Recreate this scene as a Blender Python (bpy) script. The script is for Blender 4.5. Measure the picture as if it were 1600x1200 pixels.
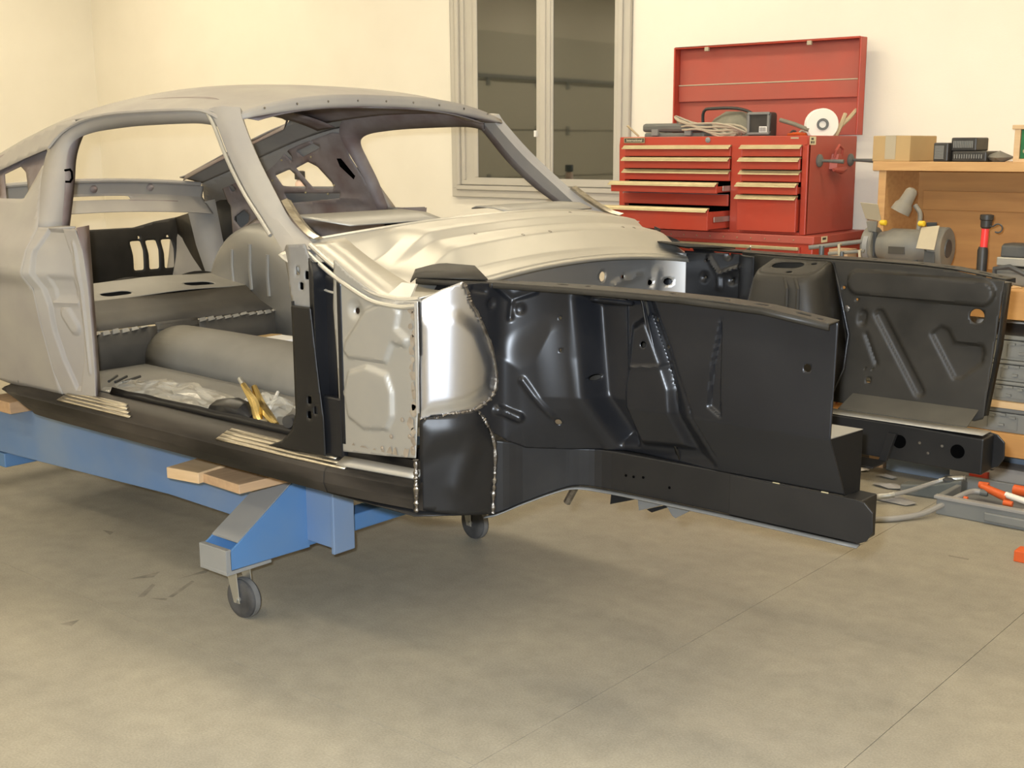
import bpy, bmesh, math, random
import numpy as np
from mathutils import Vector, Matrix, Euler
random.seed(4); RNG = np.random.default_rng(4)
for o in list(bpy.data.objects): bpy.data.objects.remove(o, do_unlink=True)
scene = bpy.context.scene
COL = scene.collection

# ---------------------------------------------------------------- camera
F = 1909.08; YAW = math.radians(-40.338); PIT = math.radians(11.028); ROLL = math.radians(-0.218)
CAM = np.array([4.3547, -2.8578, 1.4983])
_fw = np.array([math.sin(YAW)*math.cos(PIT), math.cos(YAW)*math.cos(PIT), -math.sin(PIT)])
_r = np.array([math.cos(YAW), -math.sin(YAW), 0.0]); _u = np.cross(_r, _fw)
_r, _u = math.cos(ROLL)*_r + math.sin(ROLL)*_u, -math.sin(ROLL)*_r + math.cos(ROLL)*_u
cd = bpy.data.cameras.new('camera'); cam = bpy.data.objects.new('camera', cd); COL.objects.link(cam)
cd.sensor_width = 36; cd.lens = F*36/1600; cd.clip_start = 0.05; cd.clip_end = 60
cam.matrix_world = Matrix(((_r[0], _u[0], -_fw[0], CAM[0]), (_r[1], _u[1], -_fw[1], CAM[1]), (_r[2], _u[2], -_fw[2], CAM[2]), (0, 0, 0, 1)))
scene.camera = cam

# ---------------------------------------------------------------- world, exposure
w = bpy.data.worlds.new('night'); scene.world = w; w.use_nodes = True
w.node_tree.nodes['Background'].inputs[0].default_value = (0.010, 0.012, 0.016, 1)
w.node_tree.nodes['Background'].inputs[1].default_value = 1.0
scene.view_settings.view_transform = 'Standard'; scene.view_settings.look = 'None'
scene.view_settings.exposure = 0.0; scene.view_settings.gamma = 1.0; scene.view_settings.use_curve_mapping = False

# ---------------------------------------------------------------- lights: ceiling tubes and the flash of the camera
ROOM = dict(x0=-5.27, x1=7.0, y0=-6.0, y1=3.02, h=3.45)
TUBES = [(x, y) for y in (-4.9, -2.7, -0.5, 1.75) for x in (-3.4, 0.2, 3.8)]
TUBE_W = 30.0
FLASH_W = 165.0
def tube_light(x, y):
    L = bpy.data.lights.new('tube_light', 'AREA'); L.shape = 'RECTANGLE'; L.size = 2.4; L.size_y = 0.42
    L.energy = TUBE_W; L.color = (1.0, 0.88, 0.66)
    o = bpy.data.objects.new('tube_light', L); COL.objects.link(o); o.location = (x, y, ROOM['h']-0.13)
for q in TUBES: tube_light(*q)
L = bpy.data.lights.new('camera_flash', 'SPOT'); L.energy = FLASH_W*4; L.color = (0.80, 0.89, 1.0); L.shadow_soft_size = 0.025
L.spot_size = math.radians(88); L.spot_blend = 0.8
o = bpy.data.objects.new('camera_flash', L); COL.objects.link(o)
fp = CAM - 0.05*_r + 0.06*_u
o.matrix_world = Matrix(((_r[0], _u[0], -_fw[0], fp[0]), (_r[1], _u[1], -_fw[1], fp[1]), (_r[2], _u[2], -_fw[2], fp[2]), (0, 0, 0, 1)))

# ---------------------------------------------------------------- helpers
def _ray(px, py): return _fw + _r*(px-800)/F - _u*(py-600)/F
def atY(px, py, y): d = _ray(px, py); return CAM + d*(y-CAM[1])/d[1]
def atX(px, py, x): d = _ray(px, py); return CAM + d*(x-CAM[0])/d[0]
def atZ(px, py, z): d = _ray(px, py); return CAM + d*(z-CAM[2])/d[2]
def xz(pts, y): return [(float(p[0]), float(p[2])) for p in (atY(a, b, y) for a, b in pts)]

def setp(o, label=None, cat=None, group=None, kind=None):
    if label: o['label'] = label
    if cat: o['category'] = cat
    if group: o['group'] = group
    if kind: o['kind'] = kind
    return o
def empty(name, loc, label=None, cat=None, group=None, kind=None):
    o = bpy.data.objects.new(name, None); COL.objects.link(o); o.location = loc; o.empty_display_size = 0.1
    return setp(o, label, cat, group, kind)
def put(name, me, mat, parent=None, smooth=False, bevel=0, solid=0, seg=2, ang=35, soff=0.0):
    o = bpy.data.objects.new(name, me); COL.objects.link(o)
    if mat is not None: me.materials.append(mat)
    if smooth:
        me.polygons.foreach_set('use_smooth', [True]*len(me.polygons))
        try: me.set_sharp_from_angle(angle=math.radians(ang))
        except Exception: pass
    if parent is not None:
        o.parent = parent
        o.matrix_parent_inverse = WINV(parent)
    if solid:
        m = o.modifiers.new('solid', 'SOLIDIFY'); m.thickness = solid; m.offset = soff
    if bevel:
        m = o.modifiers.new('bevel', 'BEVEL'); m.width = bevel; m.segments = seg; m.limit_method = 'ANGLE'; m.angle_limit = math.radians(40)
    return o
def WMAT(o):
    m = Matrix.Translation(o.location) @ o.rotation_euler.to_matrix().to_4x4()
    if o.parent is None: return m
    return WMAT(o.parent) @ o.matrix_parent_inverse @ m
def WINV(o): return WMAT(o).inverted()
def mesh(verts, faces):
    me = bpy.data.meshes.new('m'); me.from_pydata([tuple(map(float, v)) for v in verts], [], faces); me.update(); return me
def fixn(me):
    bm = bmesh.new(); bm.from_mesh(me); bmesh.ops.remove_doubles(bm, verts=bm.verts, dist=1e-6); bmesh.ops.recalc_face_normals(bm, faces=bm.faces); bm.to_mesh(me); bm.free(); return me
class MB:
    """collects simple solids into one mesh (one part)"""
    def __init__(s): s.v = []; s.f = []
    def add(s, v, f):
        n = len(s.v); s.v += [tuple(map(float, p)) for p in v]; s.f += [[i+n for i in q] for q in f]; return s
    def box(s, x0, x1, y0, y1, z0, z1, M=None):
        v = [(x, y, z) for z in (z0, z1) for y in (y0, y1) for x in (x0, x1)]
        if M is not None: v = [M @ Vector(p) for p in v]
        return s.add(v, [[0, 2, 3, 1], [4, 5, 7, 6], [0, 1, 5, 4], [2, 6, 7, 3], [0, 4, 6, 2], [1, 3, 7, 5]])
    def loft(s, secs, caps=True, closed=True):
        n = len(secs[0]); v = [p for q in secs for p in q]; f = []
        for i in range(len(secs)-1):
            for j in range(n if closed else n-1):
                a = i*n+j; b = i*n+(j+1) % n; f.append([a, b, b+n, a+n])
        if caps and closed: f.append(list(range(n))[::-1]); f.append([len(v)-n+j for j in range(n)])
        return s.add(v, f)
    def prism(s, poly, axis, t0, t1):
        def P(a, b, t): return {'x': (t, a, b), 'y': (a, t, b), 'z': (a, b, t)}[axis]
        return s.loft([[P(a, b, t0) for a, b in poly], [P(a, b, t1) for a, b in poly]])
    def tube(s, path, r, n=10, caps=True):
        path = [np.array(p, float) for p in path]; secs = []
        rs = r if hasattr(r, '__len__') else [r]*len(path); up = None
        for i, p in enumerate(path):
            d = path[min(i+1, len(path)-1)]-path[max(i-1, 0)]; d = d/(np.linalg.norm(d)+1e-12)
            if up is None:
                up = np.array([0, 0, 1.]) if abs(d[2]) < .9 else np.array([1., 0, 0])
            a = np.cross(d, up); a /= np.linalg.norm(a)+1e-12; up = np.cross(a, d)
            secs.append([p+rs[i]*(math.cos(t)*a+math.sin(t)*up) for t in np.linspace(0, 2*math.pi, n, endpoint=False)])
        return s.loft(secs, caps)
    def lathe(s, prof, c, d, n=20):
        """prof: (t along d, radius)"""
        c = np.array(c, float); d = np.array(d, float); d /= np.linalg.norm(d)
        a = np.cross(d, [0, 0, 1.]) if abs(d[2]) < .9 else np.cross(d, [1., 0, 0]); a /= np.linalg.norm(a); b = np.cross(d, a)
        return s.loft([[c+t*d+r*(math.cos(k)*a+math.sin(k)*b) for k in np.linspace(0, 2*math.pi, n, endpoint=False)] for t, r in prof])
    def build(s, name, mat, parent=None, **k):
        return put(name, fixn(mesh(s.v, s.f)), mat, parent, **k)
def box(name, x0, x1, y0, y1, z0, z1, mat, parent=None, bevel=0.002, **k):
    return MB().box(x0, x1, y0, y1, z0, z1).build(name, mat, parent, bevel=bevel, **k)
def ruled(name, A, B, mat, parent=None, solid=.003, sub=1, **k):
    A = [np.array(a, float) for a in A]; B = [np.array(b, float) for b in B]
    secs = [[a+(b-a)*t for t in np.linspace(0, 1, sub+1)] for a, b in zip(A, B)]
    m = MB().loft(secs, caps=False, closed=False)
    return put(name, mesh(m.v, m.f), mat, parent, smooth=k.pop('smooth', True), solid=solid, **k)
def strips(name, rows, mat, parent=None, solid=.003, **k):
    m = MB().loft(rows, caps=False, closed=False)
    return put(name, mesh(m.v, m.f), mat, parent, smooth=True, solid=solid, **k)
def spline(pts, n):
    """Catmull-Rom through the points"""
    P = [np.array(p, float) for p in pts]; P = [2*P[0]-P[1]]+P+[2*P[-1]-P[-2]]; out = []
    segs = len(P)-3
    for k in range(n):
        t = k/(n-1)*segs; i = min(int(t), segs-1); t -= i; a, b, c, d = P[i:i+4]
        out.append(.5*((2*b)+(c-a)*t+(2*a-5*b+4*c-d)*t*t+(3*b-a-3*c+d)*t**3))
    return out
# signed distance shapes (negative inside), used to cut and emboss sheet metal
def sd_poly(pts, r=0.0):
    P = np.array(pts, float)
    def f(u, v):
        p = np.stack([u, v], -1); d = np.full(u.shape, 1e9); s = np.ones(u.shape)
        n = len(P)
        for i in range(n):
            a = P[i]; b = P[i-1]; e = b-a; q = p-a
            t = np.clip((q@e)/max(e@e, 1e-12), 0, 1); w_ = q-t[..., None]*e; d = np.minimum(d, (w_**2).sum(-1))
            c1 = p[..., 1] >= a[1]; c2 = p[..., 1] < b[1]; c3 = e[0]*q[..., 1] > e[1]*q[..., 0]
            fl = (c1 & c2 & c3) | (~c1 & ~c2 & ~c3); s = np.where(fl, -s, s)
        return s*np.sqrt(d)-r
    return f
def sd_circ(cx, cy, r): return lambda u, v: np.hypot(u-cx, v-cy)-r
def sd_cap(a, b, r):
    a = np.array(a, float); b = np.array(b, float); e = b-a
    def f(u, v):
        qx, qy = u-a[0], v-a[1]; t = np.clip((qx*e[0]+qy*e[1])/(e@e), 0, 1); return np.hypot(qx-t*e[0], qy-t*e[1])-r
    return f
def sd_or(*fs): return lambda u, v: np.minimum.reduce([f(u, v) for f in fs])
def sd_cut(base, *holes): return lambda u, v: np.maximum.reduce([base(u, v)]+[-h(u, v) for h in holes])
def bump(sd, w_):
    """1 inside, 0 outside, smooth over +-w_"""
    def f(u, v):
        t = np.clip((w_-sd(u, v))/(2*w_), 0, 1); return t*t*(3-2*t)
    return f
def sheet(name, bounds, step, sdf, pos, mat, parent=None, solid=.0025, soff=0.0, ang=40, **k):
    u0, u1, v0, v1 = bounds
    nu = max(2, int(round((u1-u0)/step))+1); nv = max(2, int(round((v1-v0)/step))+1)
    U, V = np.meshgrid(np.linspace(u0, u1, nu), np.linspace(v0, v1, nv), indexing='ij')
    cu = .25*(U[:-1, :-1]+U[1:, :-1]+U[:-1, 1:]+U[1:, 1:]); cv = .25*(V[:-1, :-1]+V[1:, :-1]+V[:-1, 1:]+V[1:, 1:])
    keep = sdf(cu, cv) < 0
    cnt = np.zeros((nu, nv), int)
    for a in (0, 1):
        for b in (0, 1): cnt[a:nu-1+a, b:nv-1+b] += keep
    edge = (cnt > 0) & (cnt < 4)
    # grid-border verts whose outline lies beyond the grid stay put
    e = 1e-4
    u, v = U[edge], V[edge]
    for _ in range(3):
        s = sdf(u, v); gx = (sdf(u+e, v)-sdf(u-e, v))/(2*e); gy = (sdf(u, v+e)-sdf(u, v-e))/(2*e)
        g2 = np.maximum(gx*gx+gy*gy, .2); s = np.clip(s, -1.5*step, 1.5*step)
        inside_border = ((np.abs(u-u0) < 1e-9) | (np.abs(u-u1) < 1e-9) | (np.abs(v-v0) < 1e-9) | (np.abs(v-v1) < 1e-9)) & (s < 0)
        s = np.where(inside_border, 0, s)
        u = u-s*gx/g2; v = v-s*gy/g2
    U[edge] = u; V[edge] = v
    P = np.stack([np.broadcast_to(np.asarray(q, float), U.shape) for q in pos(U, V)], -1).reshape(-1, 3)
    idx = np.arange(nu*nv).reshape(nu, nv)
    q = np.stack([idx[:-1, :-1], idx[1:, :-1], idx[1:, 1:], idx[:-1, 1:]], -1)[keep]
    used = np.unique(q); remap = -np.ones(nu*nv, int); remap[used] = np.arange(len(used))
    me = bpy.data.meshes.new('m'); me.from_pydata(P[used].tolist(), [], remap[q].tolist()); me.update()
    return put(name, me, mat, parent, smooth=True, solid=solid, soff=soff, ang=ang, **k)
def copy_tree(o, loc, parent=None, label=None):
    c = o.copy(); COL.objects.link(c)
    if parent is None: c.location = loc
    else: c.parent = parent
    if label: c['label'] = label
    for ch in [q for q in bpy.data.objects if q.parent == o]: copy_tree(ch, None, c)
    return c
def text(name, s, size, mat, parent, M, depth=.0006):
    cu = bpy.data.curves.new('t', 'FONT'); cu.body = s; cu.size = size; cu.extrude = depth; cu.align_x = 'CENTER'; cu.align_y = 'CENTER'
    t = bpy.data.objects.new('t', cu); COL.objects.link(t); bpy.context.view_layer.update()
    me = bpy.data.meshes.new_from_object(t); bpy.data.objects.remove(t)
    me.transform(M); return put(name, me, mat, parent)
FRONT = lambda x, y, z: Matrix(((1, 0, 0, x), (0, 0, -1, y), (0, 1, 0, z), (0, 0, 0, 1)))   # text facing -y

# ---------------------------------------------------------------- materials
def mat(name, col, rough=.5, metal=0.0, col2=None, scale=8.0, amt=.5, bump_=0.0, bscale=60.0, spec=.5, det=4.0, coat=0.0, rvar=0.0, stretch=None, ior=1.5):
    m = bpy.data.materials.new(name); m.use_nodes = True; nt = m.node_tree; N = nt.nodes; B = N['Principled BSDF']
    B.inputs['Base Color'].default_value = (*col, 1); B.inputs['Roughness'].default_value = rough; B.inputs['Metallic'].default_value = metal
    B.inputs['Specular IOR Level'].default_value = spec; B.inputs['Coat Weight'].default_value = coat; B.inputs['IOR'].default_value = ior
    tc = N.new('ShaderNodeTexCoord'); vec = tc.outputs['Object']
    if stretch:
        mp = N.new('ShaderNodeMapping'); mp.inputs['Scale'].default_value = stretch; nt.links.new(vec, mp.inputs[0]); vec = mp.outputs[0]
    if col2 is not None:
        n = N.new('ShaderNodeTexNoise'); n.inputs['Scale'].default_value = scale; n.inputs['Detail'].default_value = det; nt.links.new(vec, n.inputs['Vector'])
        r = N.new('ShaderNodeMapRange'); r.inputs[1].default_value = .5-.35*amt-.08; r.inputs[2].default_value = .5+.35*amt*0+.22; nt.links.new(n.outputs[0], r.inputs[0])
        x = N.new('ShaderNodeMix'); x.data_type = 'RGBA'; x.inputs[6].default_value = (*col, 1); x.inputs[7].default_value = (*col2, 1)
        nt.links.new(r.outputs[0], x.inputs[0]); nt.links.new(x.outputs[2], B.inputs['Base Color'])
        if rvar:
            rr = N.new('ShaderNodeMapRange'); rr.inputs[3].default_value = rough; rr.inputs[4].default_value = rough+rvar; nt.links.new(r.outputs[0], rr.inputs[0]); nt.links.new(rr.outputs[0], B.inputs['Roughness'])
    if bump_:
        n2 = N.new('ShaderNodeTexNoise'); n2.inputs['Scale'].default_value = bscale; n2.inputs['Detail'].default_value = 5; nt.links.new(vec, n2.inputs['Vector'])
        b = N.new('ShaderNodeBump'); b.inputs['Strength'].default_value = bump_; b.inputs['Distance'].default_value = .004; nt.links.new(n2.outputs[0], b.inputs['Height']); nt.links.new(b.outputs[0], B.inputs['Normal'])
    return m
def emit(name, col, s):
    m = bpy.data.materials.new(name); m.use_nodes = True; B = m.node_tree.nodes['Principled BSDF']
    B.inputs['Base Color'].default_value = (*col, 1); B.inputs['Emission Color'].default_value = (*col, 1); B.inputs['Emission Strength'].default_value = s; return m
M = {}
M['wall'] = mat('wall_paint', (.80, .755, .645), .75, col2=(.765, .72, .61), scale=3, bump_=.12, bscale=180)
M['ceiling'] = mat('ceiling_paint', (.80, .78, .72), .8)
M['floor'] = mat('concrete', (.37, .335, .255), .62, col2=(.305, .275, .215), scale=2.2, amt=.6, det=8, bump_=.08, bscale=120, spec=.35)
M['joint'] = mat('joint_dirt', (.09, .08, .065), .9)
M['rail_edge'] = mat('rail_edge_grey', (.10, .10, .095), .45)
M['tire_mark'] = mat('rubber_mark', (.15, .137, .11), .8, col2=(.30, .27, .21), scale=22, amt=.5)
M['casing'] = mat('window_trim_paint', (.50, .47, .40), .6, col2=(.46, .43, .37), scale=5)
M['glass'] = mat('dark_window_glass', (.012, .016, .014), .03, spec=.5, ior=2.75)
M['primer'] = mat('dusty_grey_primer', (.30, .28, .24), .62, metal=.0, col2=(.245, .225, .205), scale=5, amt=.5, det=7, rvar=.1, bump_=.03, bscale=90)
M['primer_mid'] = mat('primer_darkened', (.135, .128, .118), .6, col2=(.19, .18, .16), scale=16, amt=.5, det=7)  # darker copy of the primer, offsetting the flash in the colour
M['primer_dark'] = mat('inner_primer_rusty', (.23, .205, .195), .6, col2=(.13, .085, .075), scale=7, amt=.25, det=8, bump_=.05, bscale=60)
M['bare'] = mat('bare_sheet_steel', (.52, .51, .49), .36, metal=.85, col2=(.46, .45, .43), scale=6, amt=.5, rvar=.06)
M['bare_bright'] = mat('bright_sheet_steel', (.60, .61, .64), .31, metal=1.0, col2=(.54, .55, .58), scale=6, amt=.5, rvar=.04)
M['bare_dull'] = mat('dull_sheet_steel', (.36, .345, .31), .46, metal=.6, col2=(.31, .30, .27), scale=5, amt=.5, rvar=.08)
M['cowl'] = mat('dusty_cowl_steel', (.47, .445, .39), .38, metal=.7, col2=(.42, .40, .345), scale=4, amt=.5, rvar=.08)
M['ecoat'] = mat('black_primer_coat', (.007, .007, .0075), .34, spec=.28, col2=(.012, .011, .010), scale=6, amt=.5, det=6, rvar=.12)
M['ecoat_dusty'] = mat('black_coat_dusty', (.013, .0115, .009), .42, spec=.28, col2=(.028, .024, .018), scale=7, amt=.5, det=7, rvar=.15)
M['ecoat_gloss'] = mat('black_gloss_coat', (.006, .0065, .008), .27, spec=.30, col2=(.011, .011, .012), scale=5, rvar=.10)
M['floorpan'] = mat('floor_pan_grey', (.27, .255, .22), .6, metal=.1, col2=(.20, .19, .165), scale=4, amt=.5, det=6)
M['pan_dark'] = mat('seat_pan_dark', (.040, .036, .030), .55, col2=(.072, .064, .052), scale=6, amt=.4, det=7)
M['rocker'] = mat('rocker_black_worn', (.009, .008, .007), .40, spec=.17, col2=(.055, .046, .037), scale=5, amt=.16, det=8, rvar=.1, stretch=(.5, 2, 2))
M['scuff'] = mat('worn_bright_sill', (.62, .56, .44), .33, metal=.9, col2=(.25, .22, .17), scale=12, amt=.4, det=6, stretch=(.25, 6, 6))
M['weld'] = mat('weld_bead', (.26, .24, .21), .35, metal=.9, col2=(.10, .085, .07), scale=60, amt=.5, bump_=.5, bscale=120)
M['hole'] = mat('opening_dark', (.0015, .0015, .0015), .9, spec=0.0)  # near-black; paints the shade of openings on solid parts
M['ledge_dust_lit'] = mat('dusty_lit_ledge', (.085, .077, .060), .6, col2=(.055, .05, .04), scale=8)  # dust, with the brighter light on the upward slope in the colour
M['rust'] = mat('rusty_patch', (.15, .115, .08), .6, metal=.1, col2=(.26, .22, .165), scale=40)
M['ecoat_matte'] = mat('black_coat_matte', (.008, .008, .008), .6, spec=.12)
M['blue'] = mat('blue_dolly_paint', (.060, .185, .42), .45, col2=(.115, .21, .36), scale=3, amt=.5, det=4)
M['blue_grey'] = mat('blue_paint_greyed', (.20, .255, .33), .5, col2=(.10, .20, .40), scale=2.5, amt=.5, det=3)
M['grey_steel'] = mat('grey_painted_steel', (.23, .235, .23), .5, col2=(.25, .25, .24), scale=6)
M['zinc'] = mat('zinc_plate', (.50, .49, .44), .4, metal=.8)
M['rubber'] = mat('caster_rubber', (.028, .028, .030), .6, col2=(.09, .088, .085), scale=14, amt=.4)
M['tread'] = mat('worn_tread', (.20, .195, .185), .7, col2=(.13, .13, .125), scale=20)
M['pine'] = mat('pine_lumber', (.66, .47, .27), .6, col2=(.56, .38, .20), scale=7, stretch=(1, 6, 6))
M['pine2'] = mat('pine_lumber_worn', (.55, .36, .20), .65, col2=(.42, .27, .15), scale=7, stretch=(6, 1, 6))
M['ply'] = mat('plywood_orange', (.50, .265, .085), .5, col2=(.40, .20, .065), scale=3.5, amt=.5, det=5, stretch=(1, 3, 7))
M['ply_edge'] = mat('plywood_edge', (.60, .36, .15), .55, col2=(.50, .28, .11), scale=6, stretch=(1, 5, 9))
M['red'] = mat('tool_chest_red', (.46, .045, .020), .38, col2=(.40, .06, .035), scale=5, amt=.5, det=5)
M['red_dusty'] = mat('tool_chest_red_dusty', (.42, .075, .05), .5, col2=(.36, .085, .06), scale=5, amt=.5, det=5)
M['trim'] = mat('aged_gold_trim', (.50, .43, .25), .45, metal=.5, col2=(.42, .35, .2), scale=20)
M['plate'] = mat('badge_plate', (.06, .055, .045), .4)
M['cream'] = mat('cream_print', (.62, .56, .40), .6)
M['sticker'] = mat('yellowed_label', (.70, .64, .40), .6)
M['black'] = mat('black_plastic', (.020, .020, .021), .45, col2=(.045, .042, .036), scale=12)
M['grey_case'] = mat('grey_plastic_case', (.17, .175, .165), .55, col2=(.21, .21, .195), scale=6)
M['dark_case'] = mat('dark_grey_case', (.085, .095, .088), .5, col2=(.14, .14, .125), scale=8)
M['wire'] = mat('dusty_cable', (.40, .35, .26), .7)
M['pouch'] = mat('canvas_pouch', (.16, .155, .115), .85, col2=(.22, .205, .155), scale=30)
M['spool'] = mat('white_spool', (.80, .76, .66), .5)
M['stick'] = mat('wood_stick', (.45, .36, .22), .7)
M['card'] = mat('cardboard', (.47, .325, .15), .8, col2=(.43, .29, .13), scale=5)
M['grind'] = mat('dusty_grinder_grey', (.13, .132, .122), .55, col2=(.23, .21, .165), scale=9, amt=.5)
M['grind_dark'] = mat('grinder_dark', (.030, .036, .042), .45, col2=(.08, .08, .075), scale=9)
M['shield'] = mat('dusty_shield', (.42, .36, .25), .6)
M['lampgrey'] = mat('dusty_lamp', (.25, .225, .175), .6, col2=(.20, .18, .145), scale=10)
M['yellow'] = mat('yellow_knob', (.75, .50, .03), .4)
M['redlight'] = mat('red_translucent', (.85, .06, .055), .25)
M['orange'] = mat('orange_paint', (.72, .13, .025), .45, col2=(.62, .10, .02), scale=8)
M['hose'] = mat('hydraulic_hose', (.30, .285, .255), .5)
M['green'] = mat('green_tin', (.015, .20, .06), .4, col2=(.01, .10, .035), scale=5)
M['gold'] = mat('yellow_zinc', (.72, .56, .24), .25, metal=1.0)
M['white'] = mat('white_paper', (.82, .80, .76), .7)
M['debris'] = mat('scrap_dust', (.33, .31, .28), .9, col2=(.26, .25, .235), scale=9)
def concrete():
    m = bpy.data.materials.new('dusty_concrete'); m.use_nodes = True; nt = m.node_tree; N = nt.nodes; B = N['Principled BSDF']; B.inputs['Roughness'].default_value = .6; B.inputs['Specular IOR Level'].default_value = .35
    tc = N.new('ShaderNodeTexCoord'); col = None
    def noise(scale, det, lo, hi, a, b, st=None):
        v = tc.outputs['Object']
        if st: mp = N.new('ShaderNodeMapping'); mp.inputs['Scale'].default_value = st; nt.links.new(v, mp.inputs[0]); v = mp.outputs[0]
        n = N.new('ShaderNodeTexNoise'); n.inputs['Scale'].default_value = scale; n.inputs['Detail'].default_value = det; nt.links.new(v, n.inputs['Vector'])
        r = N.new('ShaderNodeMapRange'); r.inputs[1].default_value = lo; r.inputs[2].default_value = hi; r.inputs[3].default_value = a; r.inputs[4].default_value = b; nt.links.new(n.outputs[0], r.inputs[0]); return r.outputs[0]
    x = N.new('ShaderNodeMix'); x.data_type = 'RGBA'; x.inputs[6].default_value = (.345, .312, .238, 1); x.inputs[7].default_value = (.285, .260, .205, 1); nt.links.new(noise(1.1, 9, .35, .68, 0, 1, (1, 1.8, 1)), x.inputs[0]); c = x.outputs[2]
    for args in ((14, 6, .25, .75, .90, 1.08), (170, 3, .25, .75, .84, 1.14), (4, 8, .58, .80, 1.0, .90, (1, 2, 1))):
        s = N.new('ShaderNodeVectorMath'); s.operation = 'SCALE'; nt.links.new(c, s.inputs[0]); nt.links.new(noise(*args), s.inputs['Scale']); c = s.outputs[0]
    nt.links.new(c, B.inputs['Base Color'])
    n2 = N.new('ShaderNodeTexNoise'); n2.inputs['Scale'].default_value = 90; n2.inputs['Detail'].default_value = 6; nt.links.new(tc.outputs['Object'], n2.inputs['Vector']); b = N.new('ShaderNodeBump'); b.inputs['Strength'].default_value = .12; b.inputs['Distance'].default_value = .003; nt.links.new(n2.outputs[0], b.inputs['Height']); nt.links.new(b.outputs[0], B.inputs['Normal'])
    return m
M['floor'] = concrete()
def film_mat():
    m = bpy.data.materials.new('clear_plastic_film'); m.use_nodes = True; B = m.node_tree.nodes['Principled BSDF']
    B.inputs['Base Color'].default_value = (.62, .58, .48, 1); B.inputs['Roughness'].default_value = .12; B.inputs['Alpha'].default_value = .38; return m
M['film'] = film_mat()
M['tube'] = emit('fluorescent_tube', (1.0, .9, .72), 9.0)
# ================================================================ room
R = ROOM
jy = float(atZ(250, 985, 0)[1]); jx = float(atZ(1330, 860, 0)[0]); jx3 = float(atZ(1430, 1104, 0)[0])
fl = box('floor', R['x0'], R['x1'], R['y0'], R['y1'], -.12, -.012, M['joint'], bevel=0); setp(fl, 'beige dusty concrete shop floor with saw-cut joints', 'floor', kind='structure')
xs_ = [R['x0'], jx-3.9, jx, jx3, R['x1']]; ys_ = [R['y0'], jy, R['y1']]
for i in range(4):
    for j in range(2):
        g = .0010
        box('slab', xs_[i]+g, xs_[i+1]-g, ys_[j]+g, ys_[j+1]-g, -.012, 0, M['floor'], fl, bevel=0)
def decal(pts, name='rubber_mark', m='tire_mark'):
    v = [atZ(a, b, .0006) for a, b in pts]; put(name, mesh([(p[0], p[1], .0006) for p in v], [list(range(len(v)))]), M[m], fl)
for p in ([(215, 933), (238, 912), (243, 914), (226, 932)], [(226, 934), (262, 935), (259, 938)], [(262, 933), (300, 907), (304, 909), (270, 933)], [(92, 975), (125, 968), (112, 978)],
          [(160, 828), (178, 831), (172, 836)], [(275, 905), (330, 888), (322, 895)], [(200, 905), (250, 893), (240, 902)]): decal(p)
for p in ([(1482, 867), (1514, 873), (1513, 875), (1482, 869)],): decal(p)
box('wall_back', R['x0']-.1, R['x1']+.1, R['y1'], R['y1']+.12, 0, R['h'], M['wall'], bevel=0)['kind'] = 'structure'
# left wall with the overhead door that the window mirrors
box('wall_left', R['x0']-.12, R['x0'], R['y0']-.1, R['y1'], 0, R['h'], M['wall'], bevel=0)['kind'] = 'structure'
box('wall_right', R['x1'], R['x1']+.12, R['y0']-.1, R['y1'], 0, R['h'], M['wall'], bevel=0)['kind'] = 'structure'
box('wall_front', R['x0'], R['x1'], R['y0']-.12, R['y0'], 0, R['h'], M['wall'], bevel=0)['kind'] = 'structure'
box('ceiling', R['x0']-.1, R['x1']+.1, R['y0']-.1, R['y1']+.1, R['h'], R['h']+.1, M['ceiling'], bevel=0)['kind'] = 'structure'
M['doorpan'] = mat('overhead_door_panel', (.60, .57, .48), .6)
dr = empty('door_1', (R['x0'], -2.9, 0), 'beige sectional overhead door in the side wall', 'door', kind='structure')
for k in range(5):
    box('panel', R['x0']+.002, R['x0']+.045, -5.0, -.8, .01+k*.56, .555+k*.56, M['doorpan'], dr, bevel=.006)
    if k:
        for yy in (-4.6, -3.5, -2.9, -2.0, -1.1): box('hinge', R['x0']+.045, R['x0']+.06, yy-.03, yy+.03, k*.56-.055, k*.56+.055, M['grey_steel'], dr, bevel=.002)
        if k == 4: box('stiffener', R['x0']+.045, R['x0']+.075, -5.0, -.8, k*.56+.03, k*.56+.075, M['grey_steel'], dr, bevel=.002)
# ceiling fixtures
for i, (x, y) in enumerate(TUBES):
    f = empty('ceiling_light', (x, y, R['h']), 'long white fluorescent ceiling fixture with two tubes', 'light', 'fluorescent fixtures on the ceiling')
    box('housing', x-1.2, x+1.2, y-.13, y+.13, R['h']-.06, R['h'], M['ceiling'], f)
    for s in (-.06, .06): MB().tube([(x-1.15, y+s, R['h']-.085), (x+1.15, y+s, R['h']-.085)], .018, 10).build('tube', M['tube'], f, smooth=True)

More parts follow.
